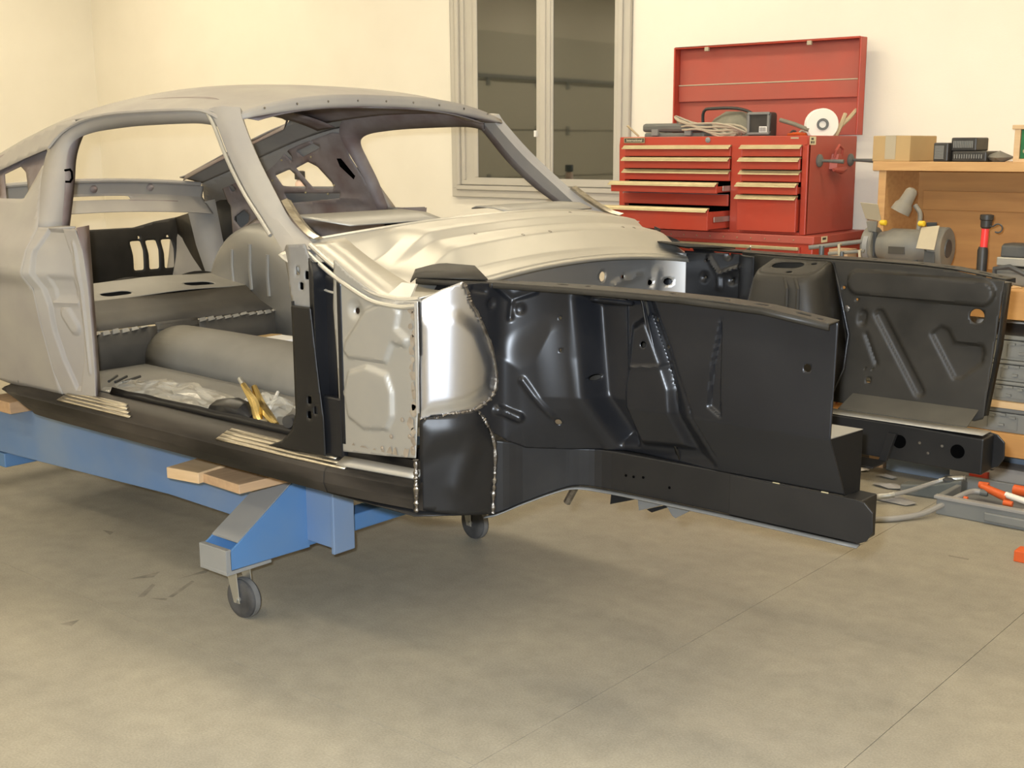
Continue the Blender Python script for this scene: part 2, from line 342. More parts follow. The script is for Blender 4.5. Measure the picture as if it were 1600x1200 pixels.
# ---------------------------------------------------------------- window
WY = R['y1']
def wx(px, py=150): return float(atY(px, py, WY)[0])
def wz(px, py): return float(atY(px, py, WY)[2])
win = empty('window_1', (wx(848), WY, wz(848, 310)), 'two-light casement window with beige moulded casing', 'window', kind='structure')
xl, xr = wx(710, 200), wx(987, 150); zb = wz(840, 311); zt = 2.86
def frame(name, x0, x1, z0, z1, wd, y0, y1, m, par, bev=.006):
    """mitred rectangular ring of four rails as one part"""
    b = MB()
    for (a, c, d, e) in ((x0, x1, z0, z0+wd), (x0, x1, z1-wd, z1)): b.box(a, c, y0, y1, d, e)
    for (a, c) in ((x0, x0+wd), (x1-wd, x1)): b.box(a, c, y0, y1, z0+wd, z1-wd)
    return b.build(name, m, par, bevel=bev)
frame('casing', xl, xr, zb, zt, .055, WY-.030, WY, M['casing'], win)
frame('casing_bead', xl+.045, xr-.045, zb+.045, zt-.045, .03, WY-.042, WY, M['casing'], win)
box('sash_field', xl+.09, xr-.09, WY-.009, WY, zb+.09, zt-.09, M['casing'], win, bevel=0)
frame('casing_inner', xl+.078, xr-.078, zb+.078, zt-.078, .03, WY-.026, WY, M['casing'], win)
xm = wx(854, 150)
for (p0, p1) in ((wx(749), wx(841)), (wx(867), wx(972))):
    frame('sash', p0-.035, p1+.035, zb+.09, zt-.09, .035, WY-.022, WY+.0, M['casing'], win)
    box('pane', p0, p1, WY-.014, WY-.008, zb+.12, zt-.12, M['glass'], win, bevel=0)
box('mullion', xm-.05, xm+.05, WY-.032, WY, zb+.1, zt-.1, M['casing'], win, bevel=.006)
box('mullion_bead', xm-.022, xm+.022, WY-.044, WY, zb+.1, zt-.1, M['casing'], win, bevel=.006)
box('latch', xm-.058, xm-.044, WY-.052, WY-.03, wz(836, 214), wz(836, 204), M['white'], win, bevel=.003)

# ================================================================ red tool chest on its roller cabinet
TY = 2.40
cab = empty('roller_cabinet', (1.16, 2.65, 0), 'wide red roller cabinet under the open tool chest', 'cabinet')
cx0, cx1 = .60, 1.745
MB().box(cx0, cx1, 2.37, 2.93, .14, 1.075).build('body', M['red'], cab, bevel=.006)
box('ledge', cx0-.01, cx1+.012, 2.355, 2.94, 1.045, 1.082, M['red_dusty'], cab, bevel=.004)
for k, (z0, z1) in enumerate(((.93, 1.03), (.80, .92), (.63, .79), (.42, .62), (.18, .41))):
    d = box('drawer', cx0+.05, cx1-.06, 2.355, 2.38, z0, z1, M['red'], cab, bevel=.003); box('drawer_pull', cx0+.05, cx1-.06, 2.338, 2.356, z1-.016, z1, M['trim'], d, bevel=.003)
for xx in (cx0+.08, cx1-.08):
    for yy in (2.45, 2.85):
        c = MB().lathe([(-.018, .05), (-.018, .062), (.018, .062), (.018, .05)], (xx, yy, .064), (1, 0, 0), 18).build('caster_wheel', M['rubber'], cab, smooth=True)
        box('caster_bracket', xx-.026, xx+.026, yy-.03, yy+.03, .09, .145, M['zinc'], c)
for k in range(14): # rivets along the ledge
    MB().lathe([(0, .0035), (.003, .0025)], (cx0+.08+k*.075, 2.354, 1.062), (0, -1, 0), 8).build('rivet', M['trim'], cab)

ch = empty('tool_chest', (1.155, 2.65, 1.082), 'red steel tool chest with open lid and pulled drawers', 'tool chest')
x0, x1, zb_, zt_ = .631, 1.690, 1.084, 1.540
b = MB()
b.box(x0, x0+.03, TY, 2.905, zb_, zt_); b.box(x1-.03, x1, TY, 2.905, zb_, zt_); b.box(x0+.03, x1-.03, 2.88, 2.905, zb_, zt_)
b.box(x0+.03, x1-.03, TY+.02, 2.88, zb_, zb_+.012)
b.build('carcass', M['red_dusty'], ch, bevel=.004)
b = MB(); b.box(x0, x1, TY-.006, TY+.012, 1.500, zt_); b.box(x0, x0+.034, TY-.006, TY+.012, zb_, 1.5); b.box(1.287, 1.345, TY-.006, TY+.012, zb_, 1.5); b.box(1.660, x1, TY-.006, TY+.012, zb_, 1.5)
b.box(x0+.034, 1.287, TY-.006, TY+.012, zb_, zb_+.01); b.box(1.345, 1.66, TY-.006, TY+.012, zb_, zb_+.01)
b.build('face_frame', M['red'], ch, bevel=.003)
box('till_floor', x0+.03, x1-.03, TY+.012, 2.88, 1.505, 1.517, M['red_dusty'], ch)
box('drawer_shade_block', x0+.035, x1-.035, TY+.03, 2.87, zb_+.014, 1.503, M['hole'], ch, bevel=0)  # solid black block paints the shade behind the drawer fronts
def drawer(xa, xb, z0, z1, pull, trim=True):
    y = TY-.012-pull
    d = MB().box(xa, xb, y, y+.014, z0, z1)
    if pull > .02: d.box(xa+.008, xa+.016, y+.014, TY+.03, z0+.004, z1-.014); d.box(xb-.016, xb-.008, y+.014, TY+.03, z0+.004, z1-.014); d.box(xa+.016, xb-.016, y+.014, TY+.03, z0+.004, z0+.009)
    d = d.build('drawer', M['red'], ch, bevel=.003)
    if trim:
        MB().loft([[(x, y-.020, z1-.008), (x, y-.022, z1-.014), (x, y-.002, z1+.004), (x, y+.012, z1+.006), (x, y+.012, z1), (x, y-.002, z1-.003)] for x in (xa-.006, xb+.002)]).build('drawer_pull', M['trim'], d)
    if pull > .06:
        for xx in (xa-.001, xb-.003): box('slide', xx, xx+.004, y+.06, TY+.01, (z0+z1)/2-.014, (z0+z1)/2+.012, M['zinc'], d)
    return d
for z1, z0, p, t in ((1.494, 1.4445, 0, 1), (1.435, 1.3845, .008, 1), (1.375, 1.327, 0, 1), (1.317, 1.270, .12, 1), (1.262, 1.207, .012, 0), (1.199, 1.098, .195, 1)):
    drawer(.667, 1.285, z0, z1, p, t)
box('tray_rim', .66, 1.28, 2.382, 2.394, 1.254, 1.264, M['grey_steel'], ch)
for z1, z0, p in ((1.494, 1.4445, 0), (1.435, 1.3845, .012), (1.375, 1.3275, 0), (1.318, 1.2695, .03), (1.260, 1.096, .03)): drawer(1.347, 1.658, z0, z1, p)
bp = box('badge', .661, .786, TY-.012, TY-.005, 1.510, 1.536, M['plate'], ch, bevel=.003); bp['label'] = 'small black brand badge with cream lettering'
frame('badge_rim', .661, .786, 1.510, 1.536, .003, TY-.014, TY-.010, M['trim'], bp, .001)
text('lettering', 'International', .019, M['cream'], bp, FRONT(.7235, TY-.0125, 1.523))
MB().lathe([(0, .014), (.006, .013), (.008, .008), (.012, .006)], (1.155, TY-.005, 1.523), (0, -1, 0), 16).build('lock', M['grey_steel'], ch, smooth=True)
box('small_label', 1.60, 1.64, TY-.008, TY-.005, 1.526, 1.533, M['shield'], ch, bevel=0)
# lid: shallow tray hinged up at the back
lid = MB().box(.622, 1.692, 2.955, 2.961, 1.545, 2.012).build('lid', M['red_dusty'], ch, bevel=.002)
b = MB(); b.box(.622, .630, 2.895, 2.961, 1.545, 2.012); b.box(1.684, 1.692, 2.895, 2.961, 1.545, 2.012); b.box(.630, 1.684, 2.895, 2.961, 2.004, 2.012); b.build('lid_rim', M['red'], lid, bevel=.002)
box('lid_step', .632, 1.682, 2.944, 2.956, 1.815, 2.0, M['red_dusty'], lid, bevel=.003)
box('lid_step', .632, 1.682, 2.936, 2.956, 1.728, 1.812, M['red_dusty'], lid, bevel=.003)
box('lid_edge', .632, 1.682, 2.934, 2.945, 1.812, 1.818, M['shield'], lid, bevel=.001)
for xx in (.83, 1.42): box('catch', xx-.012, xx+.012, 2.885, 2.90, 1.985, 2.006, M['shield'], lid)
box('lid_stay', .617, .621, 2.80, 2.93, 1.54, 1.548, M['zinc'], ch); MB().tube([(.618, 2.80, 1.54), (.618, 2.925, 1.63)], .005, 6).build('lid_stay', M['zinc'], ch)
# labels on the side
for (yy, zz, h) in ((2.435, 1.518, .036),):
    s = MB().box(x1, x1+.0015, yy-.03, yy+.03, zz-.02, zz+.018).build('paper_label', M['sticker'], ch)
    for (a, b_, c, d) in ((-.018, .006, .002, .012), (-.022, -.004, -.014, -.003), (.002, .014, -.014, -.003)): MB().box(x1+.0015, x1+.002, yy+a, yy+b_, zz+c, zz+d).build('print', M['plate'], s)
s = MB().box(cx1+.012, cx1+.0135, 2.43, 2.49, 1.05, 1.078).build('paper_label', M['sticker'], cab)
MB().box(cx1+.0135, cx1+.014, 2.44, 2.475, 1.062, 1.072).build('print', M['plate'], s)
# magnetic hooks and red clip on the side of the chest
for yy, ln, lab in ((2.505, .12, 'dark round magnetic hook beside the paper label on the chest'), (2.835, .15, 'dark round magnetic hook at the rear edge of the chest side')):
    h = empty('magnetic_hook', (x1, yy, 1.425), lab, 'hook', 'hooks on the chest side')
    MB().lathe([(0, .03), (.008, .03), (.014, .022), (.018, .012)], (x1, yy, 1.425), (1, 0, 0), 20).build('magnet', M['dark_case'], h, smooth=True)
    MB().tube([(x1+.015, yy, 1.425), (x1+.05, yy, 1.424), (x1+.12, yy+.01, 1.421)], [.007, .007, .010], 8).build('rod', M['dark_case'], h, smooth=True)
h = empty('red_clip', (x1, 2.66, 1.38), 'dusty red bottle-shaped clip hung on the chest side', 'clip')
MB().loft([[(x1+.002+d, 2.66+a, z) for a, d in ((-wd, 0), (-wd*.6, .03), (wd*.6, .03), (wd, 0))] for z, wd in ((1.385, .05), (1.41, .048), (1.44, .03), (1.455, .028))]).build('body', M['red_dusty'], h, smooth=True)
MB().tube([(x1+.02, 2.625, 1.44), (x1+.03, 2.62, 1.47), (x1+.03, 2.65, 1.495), (x1+.03, 2.69, 1.48), (x1+.02, 2.70, 1.445)], .007, 8).build('bail', M['red_dusty'], h, smooth=True)
MB().tube([(x1+.03, 2.60, 1.382), (x1+.04, 2.66, 1.376), (x1+.03, 2.73, 1.385)], [.008, .016, .010], 8).build('foot', M['red_dusty'], h, smooth=True)

# ---- things lying in the chest's open top (till floor 1.517)
T = 1.517
c = empty('flat_tool_case', (.78, 2.66, T), 'flat grey-green plastic tool case at the badge end of the chest top', 'case')
box('base', .62+.045, 1.03, 2.56, 2.78, T, T+.045, M['dark_case'], c, bevel=.01); box('lid', .655, 1.035, 2.555, 2.785, T+.048, T+.092, M['dark_case'], c, bevel=.014)
for xx in (.72, .92): box('latch', xx, xx+.04, 2.546, 2.56, T+.03, T+.062, M['grey_case'], c)
p = empty('tool_pouch', (1.06, 2.75, T), 'dark canvas tool pouch slumped behind the cable coil', 'pouch')
MB().loft([[(x, 2.75-w_, T+h*.0), (x, 2.75-w_, T+h*.55), (x, 2.75-w_*.4, T+h), (x, 2.75+w_*.5, T+h*.95), (x, 2.75+w_, T+h*.4), (x, 2.75+w_, T)] for x, w_, h in ((.93, .03, .06), (.99, .07, .115), (1.06, .08, .15), (1.15, .08, .148), (1.19, .06, .11), (1.24, .03, .05))]).build('bag', M['pouch'], p, smooth=True, ang=80)
MB().tube(spline([(.94, 2.70, T+.05), (.95, 2.68, T+.15), (1.02, 2.68, T+.165), (1.15, 2.70, T+.16), (1.24, 2.70, T+.12), (1.26, 2.70, T+.03)], 20), .008, 8).build('strap', M['black'], p, smooth=True)
k = empty('cable_coil', (1.03, 2.6, T), 'dusty tan cable coil flopped across the chest top', 'cable')
for q in range(6):
    r1 = .15+.012*q; path = [(1.03+r1*math.cos(t)*1.0+.004*q, 2.585+.05*math.sin(t), T+.045+.03*math.cos(t)*-1+.008*q+.012*math.sin(3*t+q)) for t in np.linspace(0, 2*math.pi, 26)]
    MB().tube(path, .0055, 6, caps=False).build('loop', M['wire'], k, smooth=True)
b = empty('battery_pack', (1.314, 2.62, T), 'upright black plastic pack with a small barcode label', 'battery pack')
box('body', 1.265, 1.385, 2.58, 2.66, T, 1.656, M['black'], b, bevel=.014, seg=3); frame('rim', 1.265, 1.385, T+.03, 1.656, .012, 2.572, 2.585, M['grey_case'], b, .004)
l = box('label', 1.33, 1.375, 2.577, 2.5805, T+.035, T+.07, M['white'], b, bevel=0)
for q in range(6): box('bar', 1.334+q*.006, 1.334+q*.006+.0025, 2.5755, 2.5775, T+.045, T+.066, M['plate'], l, bevel=0)
for q, (a, c_) in enumerate((((1.43, 2.60, T+.10), (1.585, 2.60, T+.05)), ((1.43, 2.69, T+.03), (1.56, 2.62, T+.03)), ((1.42, 2.54, T+.010), (1.58, 2.57, T+.012)))):
    o = MB().tube([a, ((a[0]+c_[0])/2, (a[1]+c_[1])/2, (a[2]+c_[2])/2+.004), c_], .010-.002*q, 8).build('metal_rod', M['pouch'] if q != 1 else M['orange'], smooth=True)
    setp(o, ['long dusty grey rod leaning towards the white spool', 'orange rod among the tools by the white spool', 'short dusty rod flat beside the black pack'][q], 'rod')
for q in range(5):
    a = random.uniform(0, 3); xx = 1.41+q*.05; o = MB().tube(spline([(xx-.02, 2.74, T+.008), (xx+.0, 2.76+.02*math.sin(a), T+.05), (xx+.02, 2.79, T+.03), (xx+.01, 2.83, T+.01)], 10), .005, 6).build('wire_piece', M['wire'] if q % 2 else M['black'], smooth=True)
    setp(o, 'curl of loose wire lying between the black pack and the spool' if q % 2 else 'black wire scrap lying between the black pack and the spool', 'wire', 'wire scraps in the chest top')
sp = empty('wire_spool', (1.63, 2.66, T), 'white plastic wire spool standing on its rim', 'spool')
d = np.array([.55, -.80, 0]); c0 = np.array([1.585, 2.71, T+.0765])
for t0 in (0, .085): MB().lathe([(t0, .02), (t0, .073), (t0+.006, .075), (t0+.009, .072), (t0+.009, .02)], c0+0*d, d, 28).build('flange', M['spool'], sp, smooth=True)
MB().lathe([(.009, .052), (.085, .052)], c0, d, 24).build('winding', M['wire'], sp, smooth=True)
MB().lathe([(.090, .028), (.104, .028), (.104, .018), (.092, .016)], c0, d, 20).build('hub', M['dark_case'], sp, smooth=True)
for a in (0, 2.1, 4.2):
    aa = np.cross(d, [0, 0, 1.]); aa /= np.linalg.norm(aa); q = c0+d*.0945+.055*(math.cos(a+.8)*aa+math.sin(a+.8)*np.array([0, 0, 1.])); MB().lathe([(0, .005), (.001, .005)], q, d, 8).build('rim_hole_shade', M['plate'], sp)  # dark disc on the flange paints the shade of a hole
for a, c_, lab in (((1.655, 2.72, T), (1.672, 2.80, 1.645), 'straight wooden stick leaning on the chest lid'), ((1.640, 2.80, T+.06), (1.675, 2.915, 1.665), 'thin crooked stick leaning on the first stick')):
    setp(MB().tube([a, ((a[0]+c_[0])/2+.004, (a[1]+c_[1])/2, (a[2]+c_[2])/2), c_], .010, 6).build('wood_stick', M['stick']), lab, 'stick')
setp(MB().tube([(.64, 2.55, 1.545), (.60, 2.53, 1.585), (.585, 2.52, 1.60)], .006, 6).build('wood_stick', M['stick']), 'short stick poking out over the badge corner', 'stick')

# ================================================================ work bench
BY = 2.20; BT = .920; BX0 = 1.79; BX1 = 4.6
bench = empty('work_bench', (3.2, 2.6, 0), 'long plywood work bench with a raised back shelf', 'bench')
box('bench_top', BX0, BX1, BY, 3.0, BT-.03, BT, M['ply_edge'], bench, bevel=.003)
fb = float(atY(1575, 498, BY)[2]); box('front_board', BX0, BX1, BY-.022, BY, fb, BT-.002, M['ply'], bench)
for xx in (BX0+.03, 3.35, BX1-.12): box('leg', xx, xx+.09, BY+.05, BY+.14, 0, BT-.03, M['pine2'], bench); box('leg', xx, xx+.09, 2.88, 2.97, 0, BT-.03, M['pine2'], bench)
box('back_panel', 1.985, BX1, 2.965, 2.985, BT, 1.385, M['ply'], bench); box('back_batten', 2.02, BX1, 2.95, 2.966, 1.19, 1.28, M['ply'], bench)
box('shelf_side', 1.955, 1.99, 2.58, 2.985, BT, 1.385, M['ply_edge'], bench)
box('shelf', 1.93, BX1, 2.58, 3.0, 1.412, 1.421, M['ply_edge'], bench, bevel=.001)
box('shelf_edge', 1.93, BX1, 2.565, 2.585, 1.381, 1.422, M['ply_edge'], bench); box('shelf_core', 1.95, BX1, 2.585, 2.98, 1.384, 1.412, M['ply'], bench)
zs1 = float(atY(1575, 628, 2.25)[2]); zs2 = float(atY(1575, 638, 2.25)[2]); zs0 = float(atY(1575, 676, 2.25)[2]); zs00 = float(atY(1575, 713, 2.25)[2])
box('lower_shelf', 1.9, BX1, 2.24, 2.95, zs2, zs1, M['pine'], bench, bevel=.001)
box('lower_board', 1.9, BX1, 2.24, 2.28, zs00, zs0-.003, M['ply'], bench); box('bottom_shelf', 1.9, BX1, 2.28, 2.95, zs0-.02, zs0-.003, M['ply'], bench)
# plastic cases under the bench
def case(z0, z1, xa, xb, lab, m='grey_case'):
    c = empty('plastic_case', ((xa+xb)/2, 2.45, z0), lab, 'case', 'grey cases under the bench'); zm = z0+(z1-z0)*.30; e = .0012
    box('base', xa, xb, 2.262, 2.62, z0, z0+(z1-z0)*.78-e, M[m], c, bevel=.004); box('lid', xa-.004, xb+.004, 2.256, 2.625, z0+(z1-z0)*.80, z1-e, M[m], c, bevel=.006)
    for xx in np.arange(xa+.19, xb-.12, .42):
        frame('recess_rim', xx, xx+.125, z0+.012, z0+.012+(z1-z0)*.52, .0025, 2.2585, 2.264, M[m], c, .0008)
        for (a, h) in ((.012, .60), (.055, .66), (.095, .58), (.05, .25)): box('latch', xx+a, xx+a+.022, 2.252, 2.266, z0+(z1-z0)*h, z0+(z1-z0)*h+.010, M['grey_case'], c, bevel=.001)
zc = [float(atY(1575, q, 2.26)[2]) for q in (523, 562.5, 595.6, 628)]
case(zs1, zc[2], 2.46, 3.5, 'grey plastic case lowest of the stack on the thin pine shelf'); case(zc[2], zc[1], 2.48, 3.5, 'grey plastic case in the middle of the bench stack'); case(zc[1], zc[0], 2.50, 3.5, 'grey plastic case topmost of the stack under the bench')
case(zs0-.003, zs2, 2.44, 3.5, 'grey plastic case alone between the two lower shelves')
for q, (xa, xb, lab) in enumerate(((2.0, 2.4, 'dark tool case behind the far fender apron'),)):
    setp(box('tool_case', xa, xb, 2.3, 2.6, zs1, zs1+.12, M['dark_case'], bevel=.008), lab, 'case')

# ---- on the raised shelf (1.422)
S = 1.422
cb = empty('cardboard_box', (2.0, 2.72, S), 'closed brown cardboard box on the end of the back shelf', 'box')
ybk = float(atX(1464, 214, 2.088)[1]); MB().box(1.910, 2.088, 2.60, ybk, S, 1.537).build('carton', M['card'], cb, bevel=.003)
box('tape', 1.97, 2.02, 2.598, ybk+.001, S+.01, 1.5385, M['shield'], cb, bevel=0)
def organizer(x0, x1, y0, y1, z0, z1, lab, vert):
    g = empty('parts_organizer', ((x0+x1)/2, (y0+y1)/2, z0), lab, 'organizer', 'black organizers on the shelf')
    box('shell', x0, x1, y0, y1, z0, z1, M['black'], g, bevel=.006)
    n = 12
    if vert:
        for q in range(n): zz = z0+.012+q*(z1-z0-.024)/n; box('rib', x0+.008, x0+.05, y0-.006, y0, zz, zz+.004, M['grey_case'], g, bevel=.001)
    else:
        for q in range(n): xx = x0+.012+q*(x1-x0-.024)/n; box('rib', xx, xx+.005, y0-.006, y0, z0+.014, z1-.014, M['grey_case'], g, bevel=.001)
organizer(2.195, 2.262, 2.60, 2.78, S, 1.505, 'black ribbed parts organizer standing on end beside the carton', True)
organizer(2.272, 2.425, 2.62, 2.80, S, 1.468, 'black ribbed parts organizer lying flat on the back shelf', False)
organizer(2.262, 2.375, 2.63, 2.78, 1.4685, 1.527, 'black ribbed parts organizer stacked on the flat one', False)
v = [(2.40, 2.66, S+.022), (2.47, 2.60, S+.018), (2.535, 2.66, S+.020), (2.47, 2.74, S+.02), (2.468, 2.66, 1.470), (2.45, 2.64, S), (2.485, 2.64, S), (2.485, 2.68, S), (2.45, 2.68, S)]
o = put('folded_pouch', mesh(v, [[0, 1, 4], [1, 2, 4], [2, 3, 4], [3, 0, 4], [0, 5, 1], [1, 5, 6], [1, 6, 2], [2, 6, 7], [2, 7, 3], [3, 7, 8], [3, 8, 0], [0, 8, 5], [5, 8, 7, 6]]), M['grind']); setp(o, 'dusty grey four-pointed folded pouch beside the green tin', 'pouch')
gt = empty('green_tin_box', (2.72, 2.68, S), 'green tin in a wooden frame at the shelf end', 'box')
b = MB(); b.box(2.545, 2.57, 2.60, 2.78, S, 1.575); b.box(2.88, 2.905, 2.60, 2.78, S, 1.575); b.box(2.57, 2.88, 2.60, 2.78, S, S+.014); b.box(2.535, 2.915, 2.595, 2.785, 1.560, 1.578); b.box(2.57, 2.88, 2.76, 2.78, S+.014, 1.56); b.build('wooden_frame', M['pine'], gt, bevel=.002)
g = box('tin', 2.572, 2.878, 2.605, 2.755, S+.015, 1.558, M['green'], gt, bevel=.002)
for (a, b_, c, d) in ((2.615, 2.70, 1.536, 1.546), (2.592, 2.72, 1.520, 1.528), (2.66, 2.80, 1.50, 1.507)): box('gold_print', a, b_, 2.603, 2.6055, c, d, M['trim'], g, bevel=0)
MB().lathe([(0, .009), (.002, .009), (.0022, .004), (0, .004)], (2.592, 2.605, 1.468), (0, -1, 0), 16).build('gold_seal', M['trim'], g)
o = MB().loft([[(x, 2.68-w_, 1.578), (x, 2.68-w_, 1.578+h*.6), (x, 2.68, 1.578+h), (x, 2.68+w_, 1.578+h*.6), (x, 2.68+w_, 1.578)] for x, w_, h in ((2.57, .02, .008), (2.585, .04, .028), (2.66, .05, .036), (2.74, .04, .028), (2.78, .02, .008))]).build('work_glove', M['black'], smooth=True, ang=80); setp(o, 'crumpled black work glove on top of the green tin box', 'glove')

# ---- bench grinder with its lamp
gr = empty('bench_grinder', (2.2, 2.4, BT), 'dusty grey bench grinder with two wheels and a lamp', 'grinder')
gy = 2.40; gz = 1.055
MB().lathe([(2.055, .03), (2.06, .060), (2.095, .068), (2.115, .078), (2.235, .078), (2.255, .068), (2.285, .060), (2.29, .03)], (0, gy, gz), (1, 0, 0), 32).build('motor', M['grind'], gr, smooth=True)
box('name_plate', 2.13, 2.205, gy-.0795, gy-.070, gz-.028, gz+.004, M['plate'], gr, bevel=.001)
MB().loft([[(2.10-d, gy-.06-d, z), (2.26+d, gy-.06-d, z), (2.26+d, gy+.06+d, z), (2.10-d, gy+.06+d, z)] for z, d in ((BT, .03), (BT+.02, .03), (BT+.04, .0), (gz-.05, -.01))]).build('pedestal', M['grind_dark'], gr, bevel=.004)
def guard(xa, xb, r):
    g = MB().lathe([(xa, .02), (xa, r-.006), (xa+.005, r), (xb-.005, r), (xb, r-.006), (xb, .02)], (0, gy, gz), (1, 0, 0), 32).build('wheel_guard', M['grind'], gr, smooth=True)
    MB().lathe([(xa-.004, .012), (xa-.004, .04), (xa, .04), (xb, .04), (xb+.004, .038), (xb+.004, .012)], (0, gy, gz), (1, 0, 0), 24).build('wheel_cap', M['grind_dark'], g, smooth=True)
guard(1.995, 2.045, .080); guard(2.305, 2.365, .092)
for xx in (2.015, 2.33): MB().lathe([(xx-.006, .02), (xx-.006, .07), (xx+.016, .07), (xx+.016, .02)], (0, gy-.016, gz-.004), (1, 0, 0), 28).build('grinding_wheel', M['grey_steel'], gr, smooth=True)
def quadplate(name, pts, y, th, m, par):
    P = [atY(a, b, yy) for (a, b), yy in zip(pts, y)]; n = np.cross(P[1]-P[0], P[2]-P[0]); n /= np.linalg.norm(n)
    MB().loft([[p for p in P], [p+n*th for p in P]]).build(name, m, par, bevel=.001)
CC = lambda x, y: (1300+x*.1875, 280+y*.1875)
quadplate('eye_shield', [CC(235, 195), CC(380, 210), CC(410, 350), CC(280, 330)], (2.30, 2.30, 2.33, 2.33), .004, M['shield'], gr)
quadplate('eye_shield', [CC(745, 400), CC(895, 385), CC(850, 590), CC(698, 575)], (2.33, 2.33, 2.27, 2.27), .004, M['shield'], gr)
quadplate('shield_bracket', [CC(285, 350), CC(375, 352), CC(365, 440), CC(300, 432)], (2.34, 2.34, 2.345, 2.345), .012, M['grind'], gr)
quadplate('shield_bracket', [CC(785, 365), CC(870, 365), CC(865, 405), CC(790, 405)], (2.335, 2.335, 2.34, 2.34), .012, M['grind_dark'], gr)
quadplate('guard_arm', [CC(300, 435), CC(372, 440), CC(350, 640), CC(285, 640)], (2.35, 2.35, 2.355, 2.355), .012, M['grind_dark'], gr)
quadplate('tool_rest', [CC(770, 600), CC(850, 610), CC(850, 700), CC(760, 690)], (2.30, 2.30, 2.30, 2.30), .01, M['grind_dark'], gr)
for q, yy in ((CC(428, 362), 2.33), (CC(748, 370), 2.33)):
    p = atY(*q, yy); MB().lathe([(-.012, .009), (-.012, .012), (.012, .012), (.014, .008)], p, (1, -.2, 0), 12).build('knob', M['yellow'], gr, smooth=True)
la = atY(*CC(722, 405), 2.40); lb = atY(*CC(735, 290), 2.40); lc = atY(*CC(690, 215), 2.40)
MB().tube(spline([la-np.array([0, 0, .02]), la, lb, lc], 16), .0105, 10).build('gooseneck', M['lampgrey'], gr, smooth=True)
h0 = atY(*CC(680, 75), 2.39); h1 = atY(*CC(565, 275), 2.37); ax = h1-h0; LL = float(np.linalg.norm(ax))
hd = MB().lathe([(0, .004), (.004, .018), (.015, .026), (LL*.55, .030), (LL*.6, .031), (LL*.72, .040), (LL, .044), (LL, .041), (LL*.7, .036)], h0, ax, 24).build('lamp_head', M['lampgrey'], gr, smooth=True)
MB().lathe([(LL*.75, .001), (LL*.92, .030), (LL*.93, .030), (LL*.97, .001)], h0, ax, 20).build('bulb', M['white'], hd, smooth=True)
# bar clamps left of the grinder
for q, (a, b_, r, lab) in enumerate((((1.80, 2.22, 1.043), (2.03, 2.34, 1.078), .010, 'grey pipe clamp lying beside the bench grinder'), ((1.90, 2.215, 1.022), (2.06, 2.235, 1.040), .008, 'thinner bar clamp lying under the pipe clamp'))):
    g = empty('bar_clamp', a, lab, 'clamp'); MB().tube([a, b_], r, 10).build('bar', M['grind'], g, smooth=True)
    MB().tube([(a[0]+.07, a[1]-.012, a[2]+.012), (a[0]+.072, a[1]-.016, a[2]-.05), (a[0]+.075, a[1]-.010, BT+.004)], .012-.003*q, 8).build('jaw', M['grind_dark'], g, smooth=True)
    MB().tube([(a[0]+.14, a[1]+.03, a[2]+.02), (a[0]+.145, a[1]+.0, a[2]+.02), (a[0]+.155, a[1]-.01, a[2]-.03), (a[0]+.16, a[1]+.0, BT+.004)], .006, 8).build('jaw', M['shield'], g, smooth=True)
setp(box('wood_block', 1.86, 1.95, 2.30, 2.40, BT, BT+.115, M['pine2']), 'wood block propping the clamps on the bench', 'block')
# stick light
wl = empty('stick_work_light', (2.515, 2.40, BT), 'stick work light with red tube and black grip', 'work light')
MB().lathe([(0, .021), (.135, .022), (.150, .018)], (2.515, 2.4, BT), (0, 0, 1), 18).build('grip', M['black'], wl, smooth=True)
MB().lathe([(.14, .0155), (.235, .0155)], (2.515, 2.4, BT), (.02, 0, 1), 18).build('lens_tube', M['redlight'], wl, smooth=True)
MB().lathe([(.228, .017), (.235, .023), (.262, .024), (.266, .028), (.285, .028), (.287, .02)], (2.517, 2.4, BT), (.02, 0, 1), 18).build('cap', M['black'], wl, smooth=True)
MB().tube([(2.54, 2.39, BT+.24), (2.555, 2.385, BT+.238)]+[(2.578+.018*math.cos(t), 2.38, BT+.232+.018*math.sin(t)) for t in np.linspace(2.2, -2.2, 12)], .0035, 6).build('hook', M['grind_dark'], wl, smooth=True)
# small dusty power tool at the end of the view
pt = empty('bench_sander', (2.70, 2.40, BT), 'dusty black bench tool with a silver band beside the stick light', 'power tool')
MB().loft([[(x, 2.32, BT), (x, 2.32, BT+.05), (x, 2.34, BT+.075), (x, 2.48, BT+.075), (x, 2.50, BT)] for x in (2.585, 2.82)]).build('foot', M['grind'], pt, bevel=.008)
box('silver_band', 2.60, 2.82, 2.325, 2.485, BT+.082, BT+.118, M['zinc'], pt, bevel=.004)
MB().loft([[(x, 2.33, BT+.118), (x, 2.335, BT+.165), (x, 2.36, BT+.172), (x, 2.47, BT+.17), (x, 2.48, BT+.118)] for x in (2.612, 2.80)]).build('hood', M['grind_dark'], pt, bevel=.006)
MB().tube([(2.60, 2.315, BT+.01), (2.60, 2.312, BT+.07), (2.66, 2.310, BT+.082), (2.73, 2.315, BT+.05), (2.76, 2.315, BT+.02)], .011, 8).build('front_handle', M['grind_dark'], pt, smooth=True)
